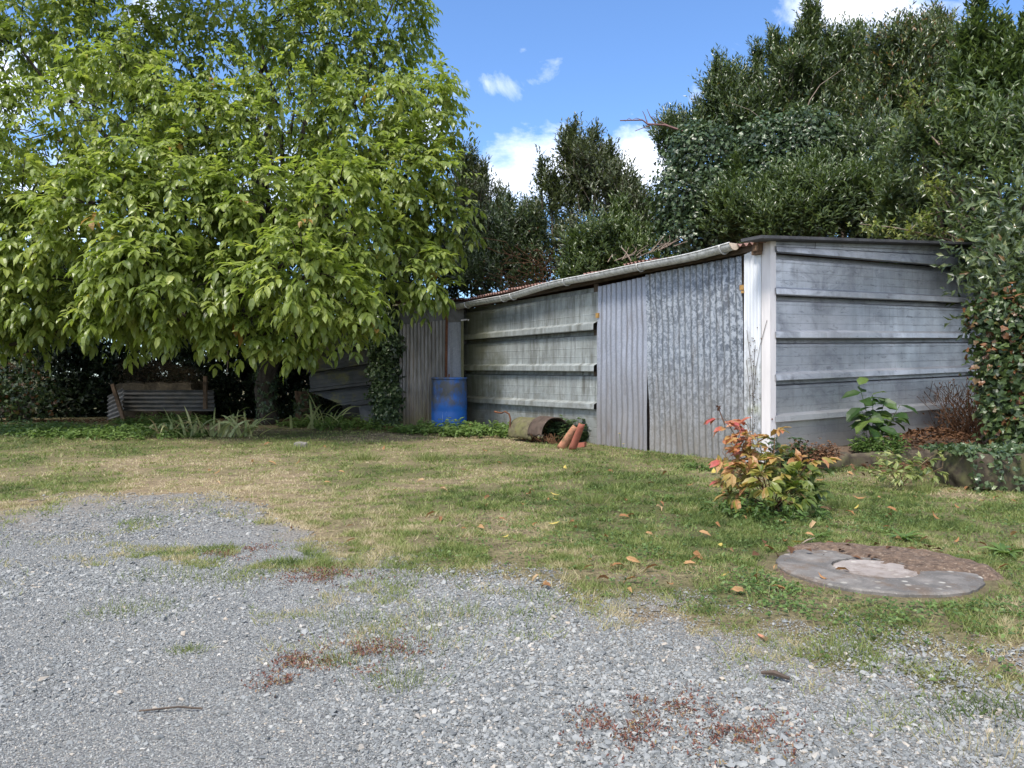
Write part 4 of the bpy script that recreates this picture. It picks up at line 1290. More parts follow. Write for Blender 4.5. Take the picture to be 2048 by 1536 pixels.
# twig and bark bits on the gravel
q_ = G(1548, 1362)
tag(NB().tube([q_ + (-.035, .02, .02), q_ + (0, 0, .028), q_ + (.04, -.03, .02)], [.006, .011, .006], 6, .5, .3).build('bark_piece', DARKWOOD), 'dark piece of bark lying on the gravel at right', 'bark')
q_ = G(1525, 1283)
tag(NB().tube([q_ + (-.004, .03, .015), q_ + (.004, -.03, .02)], [.006, .009], 5).build('wood_chip', TERRA), 'orange brown wood chip on gravel below the lawn edge', 'wood chip')
q_ = G(1615, 1090)
tag(NB().tube([q_ + (-.05, -.03, .012), q_ + (0, 0, .03), q_ + (.06, .05, .03)], .005, 5).build('twig', PALEWOOD), 'pale twig behind the concrete cover', 'twig')
q_ = G(1790, 1168 - 45)
q_ = G(340, 1430)
tag(NB().tube([q_ + (-.09, 0, .012), q_ + (0.02, .01, .02), q_ + (.09, 0.012, .014)], .003, 5).build('twig', DARKWOOD), 'thin dark twig on the bottom left gravel', 'twig')

# fallen leaves: individuals
LM = []
for k_ in range(6):
    nb_ = NB()
    L = .075
    leaves(nb_, np.array([[-L / 2, 0, .0]]), np.array([[1, 0, .05]]), np.array([[.0, RNG.randn() * .3, 1]]), L, L * (.34 + .12 * RNG.rand()),
           (T_OVATE[0] * np.array([1, 1, (2.5, -2, 1.5, 3, -1, 2)[k_]]), T_OVATE[1]), np.array([(.2, .4, .62, .8, .97, .3)[k_]]))
    LM.append(mesh_np('fallen_leaf', np.concatenate(nb_.V), np.concatenate(nb_.F), np.concatenate(nb_.R)))
    LM[-1].materials.append(LITTER); LM[-1].polygons.foreach_set('use_smooth', np.zeros(len(LM[-1].polygons), bool))
LL = ['dry rust brown leaf lying on the grass', 'dry orange brown leaf lying on the grass', 'curled tan leaf lying on the grass', 'pale beige dead leaf lying on the grass', 'yellow leaf lying on the grass', 'dark brown curled leaf lying on the grass']
spots = [(1065, 985), (1110, 995), (1045, 1015), (1010, 1083), (1212, 1082), (1378, 1135), (1385, 1128), (1435, 1056), (1395, 1120), (1320, 1020), (1260, 1035), (1450, 985), (1720, 1002), (1700, 1030), (1830, 1000), (1915, 1020), (1785, 1025), (1596, 1093), (1570, 1088), (1655, 1060), (1625, 1055), (1935, 1108), (1985, 1165), (885, 980), (790, 985), (890, 985), (700, 1090), (420, 945), (505, 925), (545, 930), (840, 965), (975, 1000), (960, 1060), (1005, 1045), (1150, 1060), (1180, 1130), (1225, 1140), (1265, 1130), (1300, 1145), (1340, 1180), (1205, 1165), (1480, 1190), (1510, 1165), (1560, 1185), (1760, 1000), (1640, 965), (2000, 990), (2030, 1010), (1990, 1000), (1955, 980), (1700, 950), (1870, 1040), (1770, 1060), (1540, 1105), (1440, 1100), (1410, 1075), (1300, 1075), (1130, 940), (1000, 930), (930, 945), (1220, 945), (1330, 950), (1380, 975), (1090, 1180), (1465, 1110)]
_r = random.Random(4)
for _ in range(75):
    spots.append((_r.uniform(1000, 2040), 930 + 260 * _r.random() ** .8) if _r.random() < .8 else (_r.uniform(300, 1000), _r.uniform(890, 1080)))
spots = [(a_, b_) for a_, b_ in spots if gravel_s(np.array(G(a_, b_)[0]), np.array(G(a_, b_)[1])) < .25 and not (1690 < a_ < 1990 and 1095 < b_ < 1195)]
for px, py in spots:
    k_ = random.choice([0, 1, 1, 2, 2, 3, 5, 5]) if (px, py) != (1596, 1093) else 4
    if random.random() < .06: k_ = 4
    o = bpy.data.objects.new('fallen_leaf', LM[k_])
    q_ = G(px, py)
    o.location = (q_[0], q_[1], .022 + .008 * random.random())
    o.rotation_euler = (random.gauss(0, .25), random.gauss(0, .25), random.random() * 6.28)
    sc = random.uniform(.65, 1.25) * (1.0 if py > 960 else 1.35); o.scale = (sc, sc, sc)
    COL.objects.link(o)
    tag(o, LL[k_], 'leaf', 'fallen leaves on the lawn')

# leaf litter in the bed and under the hedge
nb_ = NB()
def litter(c, rx, ry, n_, z=.02, hump=0.0):
    x, y = RNG.randn(n_) * rx, RNG.randn(n_) * ry
    zz_ = z + .03 * RNG.rand(n_) + hump * np.exp(-(x / rx) ** 2 - (y / ry) ** 2)
    p = np.array(c)[None] + np.stack([x, y, zz_], -1)
    leaves(nb_, p, rdir(n_) * np.array([1, 1, .35]), rdir(n_) * .5 + np.array([0, 0, 1]), .04 + .05 * RNG.rand(n_), .025 + .02 * RNG.rand(n_), T_SIMPLE, RNG.rand(n_) * .62)
q0 = sd(1870, 870, .5); q0[2] = .15
litter(q0, .42, .35, 1300, .02, .16)
q0 = G(1800, 1110); litter(q0, .35, .10, 45, .015)
q0 = G(1900, 940); litter(q0, .5, .25, 350, .02)
litter(np.array([-5.0, 16.2, 0]), 2.2, .6, 1500, .01)
litter(np.array([-9.0, 16.5, 0]), 1.5, .4, 500, .01)
tag(nb_.build('leaf_litter', DRY), 'brown dead leaf litter in the bed and under the trees', 'leaf litter', kind='stuff')

# ------------------------------------------------------------------ compost bin
cb = thing('compost_bin', 'compost bin of grey corrugated sheets between two wooden stakes under the walnut', 'compost bin', G(330, 845))
Dc = 15.6
def fc(px, py, o_=0): return P(px, py, Dc - o_)
def hcorr(tl, tr, br_, bl, n, waves, amp, seed):
    return NB().grid(sheet(tl, tr, br_, bl, n, 30, int(waves * 10) + 1, lambda u, v: amp * np.cos(2 * np.pi * v * waves), .02, seed))
CG = simple('grey fibre cement', (.06, .058, .056), (.125, .12, .117), 6, .9, 0, .2, None, ((.12, .10, .075), 5, .5, .7, .6))
hcorr(fc(246, 780), fc(427, 780), fc(430, 822), fc(246, 822), np.array([0, -1., 0]), 5, .016, 1).build('front_sheet', CG, cb, True)
hcorr(P(216, 793, 15.9), P(246, 776, 15.2), P(246, 830, 15.2), P(216, 840, 15.9), unit(np.array([-1., -.4, 0])), 6, .016, 2).build('side_sheet', CG, cb, True)
NB().box((P(225, 768, 15.1) + P(248, 842, 15.0)) / 2, (P(248, 842, 15.0) - P(225, 768, 15.1)) / 2, (.03, 0, .01), (0, .03, 0)).build('stake', OLDWOOD, cb, label='leaning wooden stake')
NB().box((P(411, 755, 15.45) + P(410, 815, 15.45)) / 2, (0, 0, .33), (.035, 0, 0), (0, .03, 0)).build('stake', OLDWOOD, cb, label='upright wooden stake')
hp = blockmesh(P(330, 830, 16.9), .85, .55, .42, .2, 2, 16)
ho = hp.build('compost_heap', COMPOST, None, True)
tag(ho, 'dark heap of compost behind the grey corrugated sheet', 'heap')
# block of dry trimmings standing at the back
ct = thing('cuttings_stack', 'matted block of dry hedge trimmings standing behind the compost bin', 'hedge cuttings', P(315, 780, 16.5))
nbs = NB()
n_ = 2600
bx0 = P(312, 722, 16.6); 
x = RNG.uniform(-.85, .85, n_); y = RNG.uniform(-.3, .3, n_); z = RNG.uniform(.35, 1.32, n_)
z = np.where(x > .0, np.minimum(z, 1.18 - .25 * x + .1 * RNG.rand(n_)), z)
p = np.stack([bx0[0] + .05 + x, 16.7 + y, z], -1)
leaves(nbs, p, rdir(n_) * np.array([1, 1, .7]), rdir(n_), .18 + .2 * RNG.rand(n_), .008, T_BLADE, RNG.rand(n_) * .8)
leaves(nbs, p[::2], rdir(len(p[::2])), rdir(len(p[::2])), .06, .03, T_SIMPLE, RNG.rand(len(p[::2])) * .5)
nbs.build('stems', DARKSTRAW, ct)
# tree stump
q_ = G(600, 845) + np.array([0, .6, 0])
ts = thing('tree_stump', 'low broken stump overgrown with ivy beside the walnut trunk', 'tree stump', q_)
blockmesh(q_, .22, .18, .33, .14, 6, 14).build('wood', OLDWOOD, ts, True)
iv = NB(); n_ = 420
dd = rdir(n_) * np.array([.27, .22, .32]) * (1 + .15 * RNG.rand(n_))[:, None]
leaves(iv, q_ + (0, 0, .36) + dd, rdir(n_) + np.array([0, 0, -.5]), unit(dd) + rdir(n_) * .4, .06 + .04 * RNG.rand(n_), .06, T_IVY, .2 + .7 * RNG.rand(n_))
iv.build('ivy', IVY, ts)


# ------------------------------------------------------------------ foliage volumes
def Bl(px, py, D, rpx, flat=1.0):
    return (P(px, py, D), rpx / F * D, flat)


def blob_points(blobs, n, shell=.7, front=.35, cull=.8):
    C = np.array([b[0] for b in blobs]); R = np.array([b[1] for b in blobs]); FL = np.array([b[2] for b in blobs])
    w = R ** 2; idx = RNG.choice(len(blobs), n, p=w / w.sum())
    d = rdir(n)
    d[:, 1] = np.where((d[:, 1] > .35) & (RNG.rand(n) < front * 2), -d[:, 1], d[:, 1])
    rr_ = R[idx] * (shell + (1 - shell) * RNG.rand(n)) * (1 + .16 * RNG.randn(n))
    p = C[idx] + d * rr_[:, None] * np.stack([np.ones(n), np.ones(n), FL[idx]], -1)
    deep = np.zeros(n)
    for c, r, f in zip(C, R, FL):
        dist = np.linalg.norm((p - c) / np.array([1, 1, f]), axis=1) / r
        deep = np.maximum(deep, (dist < .62) * 1.0)
    k = (RNG.rand(n) > deep * cull)
    return p[k], d[k], idx[k], C


def spawn(blobs, k, lo=.35, hi=.6, seed=0, up=.25):
    """smaller lobes bulging out of the large ones, so the outline gets uneven"""
    r_ = np.random.RandomState(seed + 5)
    out = []
    for c, r, f in blobs:
        out.append((c, r * (.78 + .24 * r_.rand()), f))
        for _ in range(k):
            d = unit(r_.randn(3) * np.array([1, .8, 1]) + np.array([0, -.25, up]))
            rr = r * (lo + (hi - lo) * r_.rand())
            out.append((c + d * r * np.array([1, 1, f]) * (.95 - .25 * r_.rand()), rr, .75 + .3 * r_.rand()))
    return out


def shoots(nb_l, nb_s, p, d, upw, ln, per, L, ratio, wood=.2, tpl=T_SIMPLE, rbase=.0, rspan=.75, tip=.25):
    n = len(p)
    sd_ = unit(d * (1 - upw) + np.array([0, 0, upw]) + rdir(n) * .35)
    l = ln * (.5 + .8 * RNG.rand(n))
    for k in range(per):
        f = (k + .5) / per
        rad = rdir(n); rad = unit(rad - (rad * sd_).sum(-1, keepdims=True) * sd_)
        q_ = p + sd_ * (l * f)[:, None] + rad * .01
        a_ = sd_ * (.45 + .6 * f) + rad * (1.0 - .5 * f) + np.array([0, 0, .0])
        nr = sd_ + rdir(n) * .35 + np.array([0, -.1, .25])
        s_ = (.7 + .45 * RNG.rand(n)) * (1 - .3 * f)
        leaves(nb_l, q_, a_, nr, L * s_, L * s_ * ratio, tpl, np.clip(rbase + rspan * RNG.rand(n) + tip * f * RNG.rand(n), 0, 1))
    if wood > 0:
        for k in np.nonzero(RNG.rand(n) < wood)[0]:
            nb_s.tube([p[k] - sd_[k] * .25, p[k], p[k] + sd_[k] * l[k] * .9], [.009, .007, .003], 3, .4)


def limbs(nb_s, base, blobs, r0=.12, wob=.12, sides=7):
    base = np.array(base, float)
    for c, r, f in blobs:
        mid = base * .45 + c * .55; mid[2] = base[2] + (c[2] - base[2]) * .45
        s = np.linspace(0, 1, 8)[:, None]
        path = (1 - s) ** 2 * base + 2 * s * (1 - s) * mid + s ** 2 * c
        path[1:-1] += RNG.randn(6, 3) * wob * .4
        nb_s.tube(path, np.linspace(r0, r0 * .25, 8), sides, .5, .15)


DENS = 1.75


def laurel(name, label, blobs, base, n, mat, L=.11, upw=.6, ln=.5, per=10, ratio=.32, wood=.05, r0=.07, spires=None, cat='tree', group=None, shell=.7, tip=.25, rbase=0., rspan=.75, tpl=T_SIMPLE):
    base = np.array(base, float)
    t_ = thing(name, label, cat, base, group)
    nl, ns_ = NB(), NB()
    core = blobs
    if spires: blobs = [(c - np.array([0, 0, .20 * r]), r * .95, f) for c, r, f in blobs]
    blobs = spawn(blobs, 3, .28, .5, len(label))
    p, d, idx, C = blob_points(blobs, int(n * DENS), shell)
    hole = fbm(p[:, 0] + .6 * p[:, 1], p[:, 2] * 1.1 - .3 * p[:, 1], .8, len(label) % 5, 2)
    kk = RNG.rand(len(p)) < np.clip((hole - .36) * 7, .12 if cat != 'hedge' else 1, 1)
    p, d = p[kk], d[kk]
    L = L * 1.28 if L < .14 else L
    shoots(nl, ns_, p, d, upw, ln * .85, per, L, ratio, wood, tpl, rbase, rspan, tip)
    if spires:
        for px, py, D, hpx, wpx in spires:          # tip pixel, height and width of an upright leader
            top = P(px, py, D); h_ = hpx / F * D; w_ = wpx / F * D * 1.45; top = top + np.array([0, 0, RNG.uniform(-.4, .0)])
            h_ = h_ * 1.45
            m_ = int(26 * h_ / .5 * (w_ / .35 + .35))
            f = RNG.rand(m_)
            th = RNG.rand(m_) * 6.283
            rr_ = w_ * .5 * (1 - f) ** .8 * RNG.rand(m_) ** .4 * (.75 + .5 * np.sin(th * 2 + f * 9))
            q_ = top + np.stack([np.cos(th) * rr_, np.sin(th) * rr_, -h_ * (1 - f) - .1], -1)
            dd_ = np.stack([np.cos(th) * .5, np.sin(th) * .5, np.ones(m_)], -1)
            shoots(nl, ns_, q_, dd_, .75, ln * .7, per, L, ratio, 0, tpl, rbase, rspan, tip)
            ns_.tube([top - (0, 0, h_ + .4), top - np.array([.02, 0, h_ * .5]), top - (0, 0, .05)], [.02, .014, .004], 4)
    limbs(ns_, base, core, r0)
    nl.build('crown', mat, t_); ns_.build('trunk', TWIG, t_)
    return t_


# background row, left to right
laurel('bay_tree', 'thin grey green bay with airy top right of the walnut crown', [Bl(950, 430, 19, 60, 1.3), Bl(985, 480, 19, 55), Bl(940, 530, 19, 60)], (-.9, 19.6, 0), 420, LAUREL_GREY, .13, .6, .7, 9, .3, .5, .06, [(925, 290, 19, 110, 60), (965, 320, 19, 120, 60), (1000, 390, 19, 100, 60), (945, 305, 19, 100, 40)])
laurel('bay_tree', 'dark low bay with dry brown stems behind the small tin shed', [Bl(1010, 480, 18.4, 75), Bl(1080, 470, 18.6, 70), Bl(1000, 560, 18.2, 75), Bl(1085, 550, 18.3, 75), Bl(940, 560, 18.5, 60)], (.3, 18.9, 0), 1250, LAUREL, .12, .6, .5, 10, .32, .12, .08, [(1050, 385, 18.5, 70, 50), (1020, 400, 18.5, 70, 50), (1075, 390, 18.5, 70, 50)])
laurel('bay_tree', 'bay tree with a ragged leaning top against the white cloud', [Bl(1170, 330, 17.3, 42, 1.3), Bl(1215, 390, 17.3, 52, 1.2), Bl(1180, 450, 17.2, 60), Bl(1255, 440, 17, 55), Bl(1150, 520, 17.4, 60)], (2.0, 17.9, 0), 900, LAUREL_GREY, .125, .65, .6, 10, .32, .3, .08, [(1145, 228, 17.3, 110, 40), (1130, 240, 17.3, 60, 30), (1168, 262, 17.3, 90, 50), (1190, 270, 17.3, 80, 35), (1220, 285, 17.3, 70, 30), (1232, 300, 17.3, 90, 50), (1085, 320, 17.3, 40, 30), (1105, 345, 17.3, 50, 60), (1265, 345, 17, 80, 40), (1285, 370, 17, 70, 40)])
laurel('bay_tree', 'dense mid green bay just above the middle of the gutter', [Bl(1215, 500, 16.4, 75), Bl(1275, 460, 16.5, 60), Bl(1170, 560, 16.4, 60), Bl(1290, 530, 16.0, 60)], (2.4, 17.6, 0), 1100, LAUREL_FRESH, .12, .65, .5, 11, .32, .0, .07, [(1185, 430, 16.3, 70, 60), (1240, 400, 16.3, 80, 60), (1150, 470, 16.3, 70, 50)], rspan=.65)
# ivy covered snags
def ivy_mass(name, label, blobs, base, n, mat=IVY, L=.085, cat='ivy', group=None, wood=True, hang=.35):
    base = np.array(base, float)
    t_ = thing(name, label, cat, base, group)
    nl, ns_ = NB(), NB()
    p, d, idx, C = blob_points(blobs, n, .86, .35, .9)
    m_ = len(p)
    leaves(nl, p + rdir(m_) * .06, rdir(m_) * .7 + np.array([0, -.1, -hang]) + d * .3, d + rdir(m_) * .45 + np.array([0, 0, .3]), L * (.6 + .7 * RNG.rand(m_)), L * (.6 + .6 * RNG.rand(m_)), T_IVY, RNG.rand(m_) * .85 + .12 * np.clip(d[:, 2], 0, 1))
    limbs(ns_, base, blobs, .1)
    nl.build('leaves', mat, t_); ns_.build('stems', TWIG, t_)
    return t_, nl
iv1, _ = ivy_mass('ivy_snag', 'rounded ivy covered snag under the bare branch behind the gutter', [Bl(1400, 320, 15.6, 68), Bl(1370, 390, 15.5, 62), Bl(1430, 400, 15.4, 70), Bl(1375, 460, 15.5, 60), Bl(1450, 480, 15.3, 55)], (3.7, 16.1, 0), 13500)
for path in ([(1425, 310), (1418, 345), (1405, 370), (1395, 400)], [(1412, 345), (1420, 390), (1400, 420)]):
    pass
iv2, _ = ivy_mass('ivy_snag', 'broad ivy mound behind the middle of the shed roof', [Bl(1530, 300, 15.2, 60), Bl(1600, 290, 15.2, 66), Bl(1650, 300, 15.2, 52), Bl(1540, 370, 15, 66), Bl(1610, 370, 15.1, 60)], (5.0, 15.6, 0), 12000)
# tall laurels
laurel('bay_tree', 'tall bay left of the group with several narrow spires', [Bl(1475, 260, 17.3, 60, 1.2), Bl(1450, 200, 17.3, 42, 1.3), Bl(1530, 220, 17.3, 55, 1.3), Bl(1400, 270, 17.5, 38), Bl(1340, 280, 17.5, 30)], (4.9, 17.9, 0), 1500, LAUREL, .125, .72, .6, 11, .3, .05, .1, [(1435, 115, 17.3, 110, 45), (1462, 118, 17.3, 110, 45), (1490, 140, 17.3, 110, 60), (1548, 45, 17.3, 120, 45), (1515, 95, 17.3, 110, 40), (1562, 100, 17.3, 110, 50), (1345, 215, 17.5, 60, 40), (1400, 210, 17.5, 60, 40), (1375, 230, 17.5, 50, 30)], rspan=.8)
laurel('bay_tree', 'tallest bay spires behind the broad ivy mound', [Bl(1615, 190, 17, 66, 1.3), Bl(1690, 180, 17, 66, 1.3), Bl(1650, 120, 17, 50, 1.3), Bl(1720, 250, 16.5, 66), Bl(1640, 260, 16.6, 60)], (6.8, 17.4, 0), 2100, LAUREL, .125, .72, .6, 11, .3, .08, .1, [(1618, -8, 17, 140, 50), (1600, 25, 17, 120, 45), (1630, 20, 17, 100, 35), (1655, 60, 17, 100, 50), (1700, 45, 17, 120, 50), (1720, 40, 17, 100, 50), (1740, 60, 17, 100, 40), (1680, 55, 17, 90, 50), (1585, 80, 17, 100, 50)], rspan=.85)
laurel('bay_tree', 'tall bay next to the right edge with brownish crown', [Bl(1800, 150, 15.8, 66, 1.3), Bl(1850, 120, 15.8, 56, 1.4), Bl(1770, 240, 15.6, 66), Bl(1850, 240, 15.6, 70)], (8.0, 16.3, 0), 1800, LAUREL, .12, .7, .6, 11, .32, .06, .1, [(1875, 0, 15.8, 130, 55), (1895, 30, 15.8, 110, 40), (1840, 50, 15.8, 110, 50), (1805, 55, 15.8, 110, 50), (1775, 60, 15.8, 100, 50), (1850, 35, 15.8, 90, 40)], rspan=.95)
laurel('bay_tree', 'fresh green bay shoots rising over the shed roof', [Bl(1480, 430, 14.8, 62), Bl(1560, 440, 14.2, 62), Bl(1640, 420, 13.8, 66), Bl(1700, 400, 13.8, 60), Bl(1600, 380, 14.1, 50)], (5.6, 14.6, 0), 1700, LAUREL_FRESH, .115, .65, .5, 11, .32, .0, .08, [(1472, 300, 14.8, 90, 45), (1640, 300, 13.9, 70, 60), (1660, 320, 13.9, 70, 60), (1690, 345, 13.8, 70, 50), (1570, 350, 14, 60, 50), (1530, 350, 14.3, 60, 50)], rspan=.6)
laurel('bay_tree', 'dark bay filling the gap behind the shed side wall', [Bl(1740, 330, 14.6, 70), Bl(1760, 420, 14.0, 80), Bl(1680, 460, 14, 60), Bl(1830, 450, 13.4, 80), Bl(1560, 480, 14.6, 60)], (7.2, 14.6, 0), 2000, LAUREL, .12, .5, .5, 10, .34, .02, .09, None, rspan=.7)
laurel('bay_tree', 'dark bay between the side wall and the near laurel', [Bl(1950, 300, 13.2, 80), Bl(2000, 400, 13, 80), Bl(1900, 380, 13.4, 80), Bl(2050, 300, 13, 90), Bl(1960, 470, 12.8, 70)], (8.4, 13.3, 0), 1100, LAUREL, .12, .5, .5, 10, .36, .02, .08, None, rspan=.6)
# near laurel on the right
laurel('laurel_shrub', 'large leaved laurel overhanging the right end of the shed', [Bl(1850, 330, 11.6, 90), Bl(1900, 260, 11.4, 90), Bl(1960, 330, 11, 105), Bl(1900, 420, 11.2, 80), Bl(1990, 200, 11.2, 95), Bl(2060, 280, 10.5, 120), Bl(2000, 430, 10.4, 85), Bl(2070, 420, 10, 100), Bl(1800, 400, 12, 66), Bl(1960, 470, 11.4, 90), Bl(2050, 500, 11, 90), Bl(1980, 560, 10.6, 70)], (7.6, 11.8, 0), 2000, LAUREL_FRESH, .165, .5, .5, 9, .34, .05, .08, [(1930, 70, 11.4, 180, 80), (1960, -10, 11.4, 200, 80), (2000, 10, 11.2, 180, 90), (2040, 40, 11, 180, 100), (2060, 0, 11, 200, 100), (1915, 140, 11.4, 130, 70), (1780, 330, 12, 80, 60)], cat='shrub', rspan=.62)
laurel('laurel_shrub', 'dark laurel and bramble column at the right edge above the ivy', [Bl(2000, 520, 9.3, 80), Bl(2060, 560, 9, 90), Bl(1990, 600, 9.3, 45), Bl(2060, 460, 9.2, 80)], (6.6, 10.0, 0), 520, LAUREL, .15, .25, .4, 9, .42, .05, .05, None, cat='shrub', rspan=.8, rbase=.1)
# ivy column at right
ivy_mass('ivy_hedge', 'ivy clad column with dead brown leaves at the right edge of shed', [Bl(1990, 640, 8.9, 52), Bl(2045, 650, 8.7, 62), Bl(1995, 720, 8.8, 50), Bl(2050, 740, 8.6, 62), Bl(2000, 800, 8.7, 46), Bl(2050, 830, 8.5, 60), Bl(2015, 860, 8.5, 42)], (5.7, 9.1, 0), 6500, IVY_MIX, .075, 'ivy')
# brown dead tangle
q0 = sd(1930, 870, .25); q0[2] = .2
dt = thing('dead_bramble', 'brown dead bramble tangle between the side wall and the ivy column', 'dead plant', q0)
nb_ = NB()
for _ in range(260):
    b_ = q0 + np.array([RNG.uniform(-.35, .3), RNG.uniform(-.3, .2), 0])
    t_ = b_ + np.array([RNG.randn() * .25, RNG.randn() * .12, RNG.uniform(.1, .75)])
    nb_.tube([b_, (b_ + t_) / 2 + RNG.randn(3) * .07, t_], .0035, 3, RNG.rand() * .5)
n_ = 900
p = q0 + np.stack([RNG.randn(n_) * .22, RNG.randn(n_) * .15, np.abs(RNG.randn(n_)) * .28], -1)
leaves(nb_, p, rdir(n_), rdir(n_), .04, .022, T_SIMPLE, RNG.rand(n_) * .6)
nb_.build('stems', DRY, dt)

# yellow green sprays with long bare branches
def spray(label, paths, D, n_per, L=.09, mat=YELLOWGREEN, cat='branch'):
    q_ = P(*paths[0][0], D)
    t_ = thing('maple_branch', label, cat, q_)
    ns_, nl = NB(), NB()
    for path, frac in paths_iter(paths):
        pts = np.array([P(x, y, D + .25 * math.sin(k * 1.3)) for k, (x, y) in enumerate(path)])
        ns_.tube(pts, np.linspace(.016, .004, len(pts)), 5, .7)
        for _ in range(n_per):
            f = 1 - frac * RNG.rand() ** 1.2
            x = f * (len(pts) - 1); i_ = min(int(x), len(pts) - 2); p = pts[i_] + (pts[i_ + 1] - pts[i_]) * (x - i_)
            k_ = 5
            a_ = rdir(k_) + np.array([-.2, -.2, .1])
            leaves(nl, np.repeat((p + RNG.randn(3) * .07)[None], k_, 0), a_, np.array([0, -.4, 1]) + rdir(k_) * .4, L * (.6 + .6 * RNG.rand(k_)), L * .42, T_SIMPLE, RNG.rand(k_))
    ns_.build('stem', PALEWOOD, t_); nl.build('leaves', mat, t_)
def paths_iter(paths):
    for p in paths: yield p, .55
spray('long pale branch with yellow green leaves reaching left over the shed roof', [[(1945, 490), (1900, 480), (1850, 468), (1790, 455), (1720, 448)], [(1945, 490), (1900, 470), (1870, 450), (1840, 440)], [(1950, 485), (1915, 440), (1890, 400), (1870, 370)]], 10.6, 26)
spray('yellow green maple shoots high in the dark bays', [[(1900, 330), (1870, 270), (1840, 220), (1815, 180)], [(1880, 300), (1890, 250), (1900, 215)], [(1880, 290), (1840, 250), (1812, 215)]], 11.0, 30)
spray('yellow green shoots hanging over the top of the side wall', [[(1960, 440), (1900, 420), (1850, 430), (1810, 470)], [(1950, 420), (1900, 380), (1850, 370)]], 10.7, 26)
# dead branch against the sky
db = NB()
Dd = 15.9
for path, r in (([(1400, 290), (1365, 262), (1330, 250), (1295, 248), (1285, 240), (1240, 241)], .028), ([(1295, 248), (1290, 232), (1285, 222)], .012), ([(1330, 250), (1310, 248), (1296, 252), (1280, 258), (1270, 262)], .014), ([(1310, 246), (1300, 232), (1294, 218)], .012), ([(1345, 255), (1320, 243), (1305, 232)], .012), ([(1285, 240), (1272, 236), (1265, 240)], .008), ([(1265, 241), (1258, 236), (1250, 243)], .007)):
    db.tube([P(x, y, Dd) for x, y in path], np.linspace(r, r * .45, len(path)), 5, .5, .2)
tag(db.build('bare_branch', bark_mat('reddish bare branch', (.10, .055, .05), (.22, .13, .12), 20)), 'bare reddish dead branch against the blue sky above the ivy snag', 'branch')
# bare grey branches in the tall bays
bb = NB()
for path, r in (([(1590, 300), (1605, 240), (1620, 200), (1640, 170), (1690, 135)], .03), ([(1610, 235), (1630, 250), (1680, 230)], .02), ([(1560, 290), (1540, 250), (1500, 220), (1460, 205)], .018), ([(1560, 290), (1575, 250), (1590, 210)], .014), ([(1620, 300), (1640, 262), (1700, 240)], .016)):
    bb.tube([P(x, y, 15.7) for x, y in path], np.linspace(r, r * .3, len(path)) * .5, 5, .5, .1)
tag(bb.build('bare_branches', PALEWOOD), 'pale forked bare branches rising out of the broad ivy mound', 'branch')
bb = NB()
for k_ in range(16):
    x0 = 1225 + 8 * k_ + RNG.randn() * 6; D0 = 13.6 - .12 * k_
    y0 = 524 - 2.1 * k_
    bb.tube([P(x0, y0, D0), P(x0 + RNG.uniform(-10, 30), y0 - 14 + RNG.randn() * 4, D0), P(x0 + RNG.uniform(0, 60), y0 - 20 + RNG.randn() * 6, D0)], [.008, .006, .003], 4)
bb.tube([P(1262, 522, 12.9), P(1252, 505, 12.9), P(1243, 495, 12.9)], [.014, .011, .009], 5)
tag(bb.build('cut_branches', PALEWOOD), 'pale dry cut branches lying on the shed roof', 'branches')
# brown dry vines over the small shed
bv = NB()
for _ in range(110):
    x0, y0 = RNG.uniform(1020, 1190), RNG.uniform(500, 590)
    D0 = 17.2
    a_ = P(x0, y0, D0); b_ = a_ + np.array([RNG.randn() * .5, RNG.randn() * .2, RNG.uniform(-.5, .5)])
    bv.tube([a_, (a_ + b_) / 2 + RNG.randn(3) * .12, b_], .007, 3, .2)
n_ = 500
p = P(1110, 545, 17.2) + np.stack([RNG.randn(n_) * .6, RNG.randn(n_) * .2, RNG.randn(n_) * .35], -1)
leaves(bv, p, rdir(n_), rdir(n_), .07, .03, T_SIMPLE, RNG.rand(n_) * .6)
tag(bv.build('dead_vine', DRY), 'brown dead vines hanging in the bays behind the tin shed', 'dead plant')

# ivy column between the collapsed panels and the small shed
ivy_mass('ivy_column', 'dark ivy climbing the post between the tin shed and collapsed panels', [Bl(770, 640, 14.7, 30), Bl(772, 690, 14.6, 32), Bl(770, 740, 14.6, 30), Bl(773, 790, 14.5, 30), Bl(772, 835, 14.4, 26)], (-2.4, 14.8, 0), 4200, IVY, .075, 'ivy')

# ------------------------------------------------------------------ hedge under the walnut
fb_ = [Bl(px + RNG.randn() * 12, py + RNG.randn() * 10, 20.5 - max(0, (px - 1300)) * .006, 52) for px in range(930, 2200, 62) for py in (440, 510, 580) if not (px < 1100 and py < 460)]
laurel('hedge', 'dense dark hedge closing the gaps far behind the sheds', fb_, (4, 20.3, 0), 3000, HEDGE, .17, .45, .45, 9, .5, .0, .05, None, cat='hedge', shell=.6)
hb_ = []
for k_, px in enumerate(range(-260, 660, 75)):
    for py in (600, 690, 780, 838):
        hb_.append(Bl(px + RNG.randn() * 18, py + RNG.randn() * 12, 19.0 + RNG.randn() * .3, 58 + RNG.rand() * 12))
laurel('hedge', 'tall dark evergreen hedge in the shade behind the walnut', hb_, (-7, 19.4, 0), 8000, HEDGE, .17, .4, .45, 9, .5, .04, .05, None, cat='hedge', shell=.6)
ivy_mass('bramble_bush', 'brownish bramble bush at the far left under the walnut', [Bl(20, 740, 16.6, 55), Bl(60, 790, 16.5, 50), Bl(-30, 790, 16.5, 60), Bl(0, 830, 16.4, 40)], (-10.6, 16.8, 0), 2600, IVY_MIX, .08, 'bush')
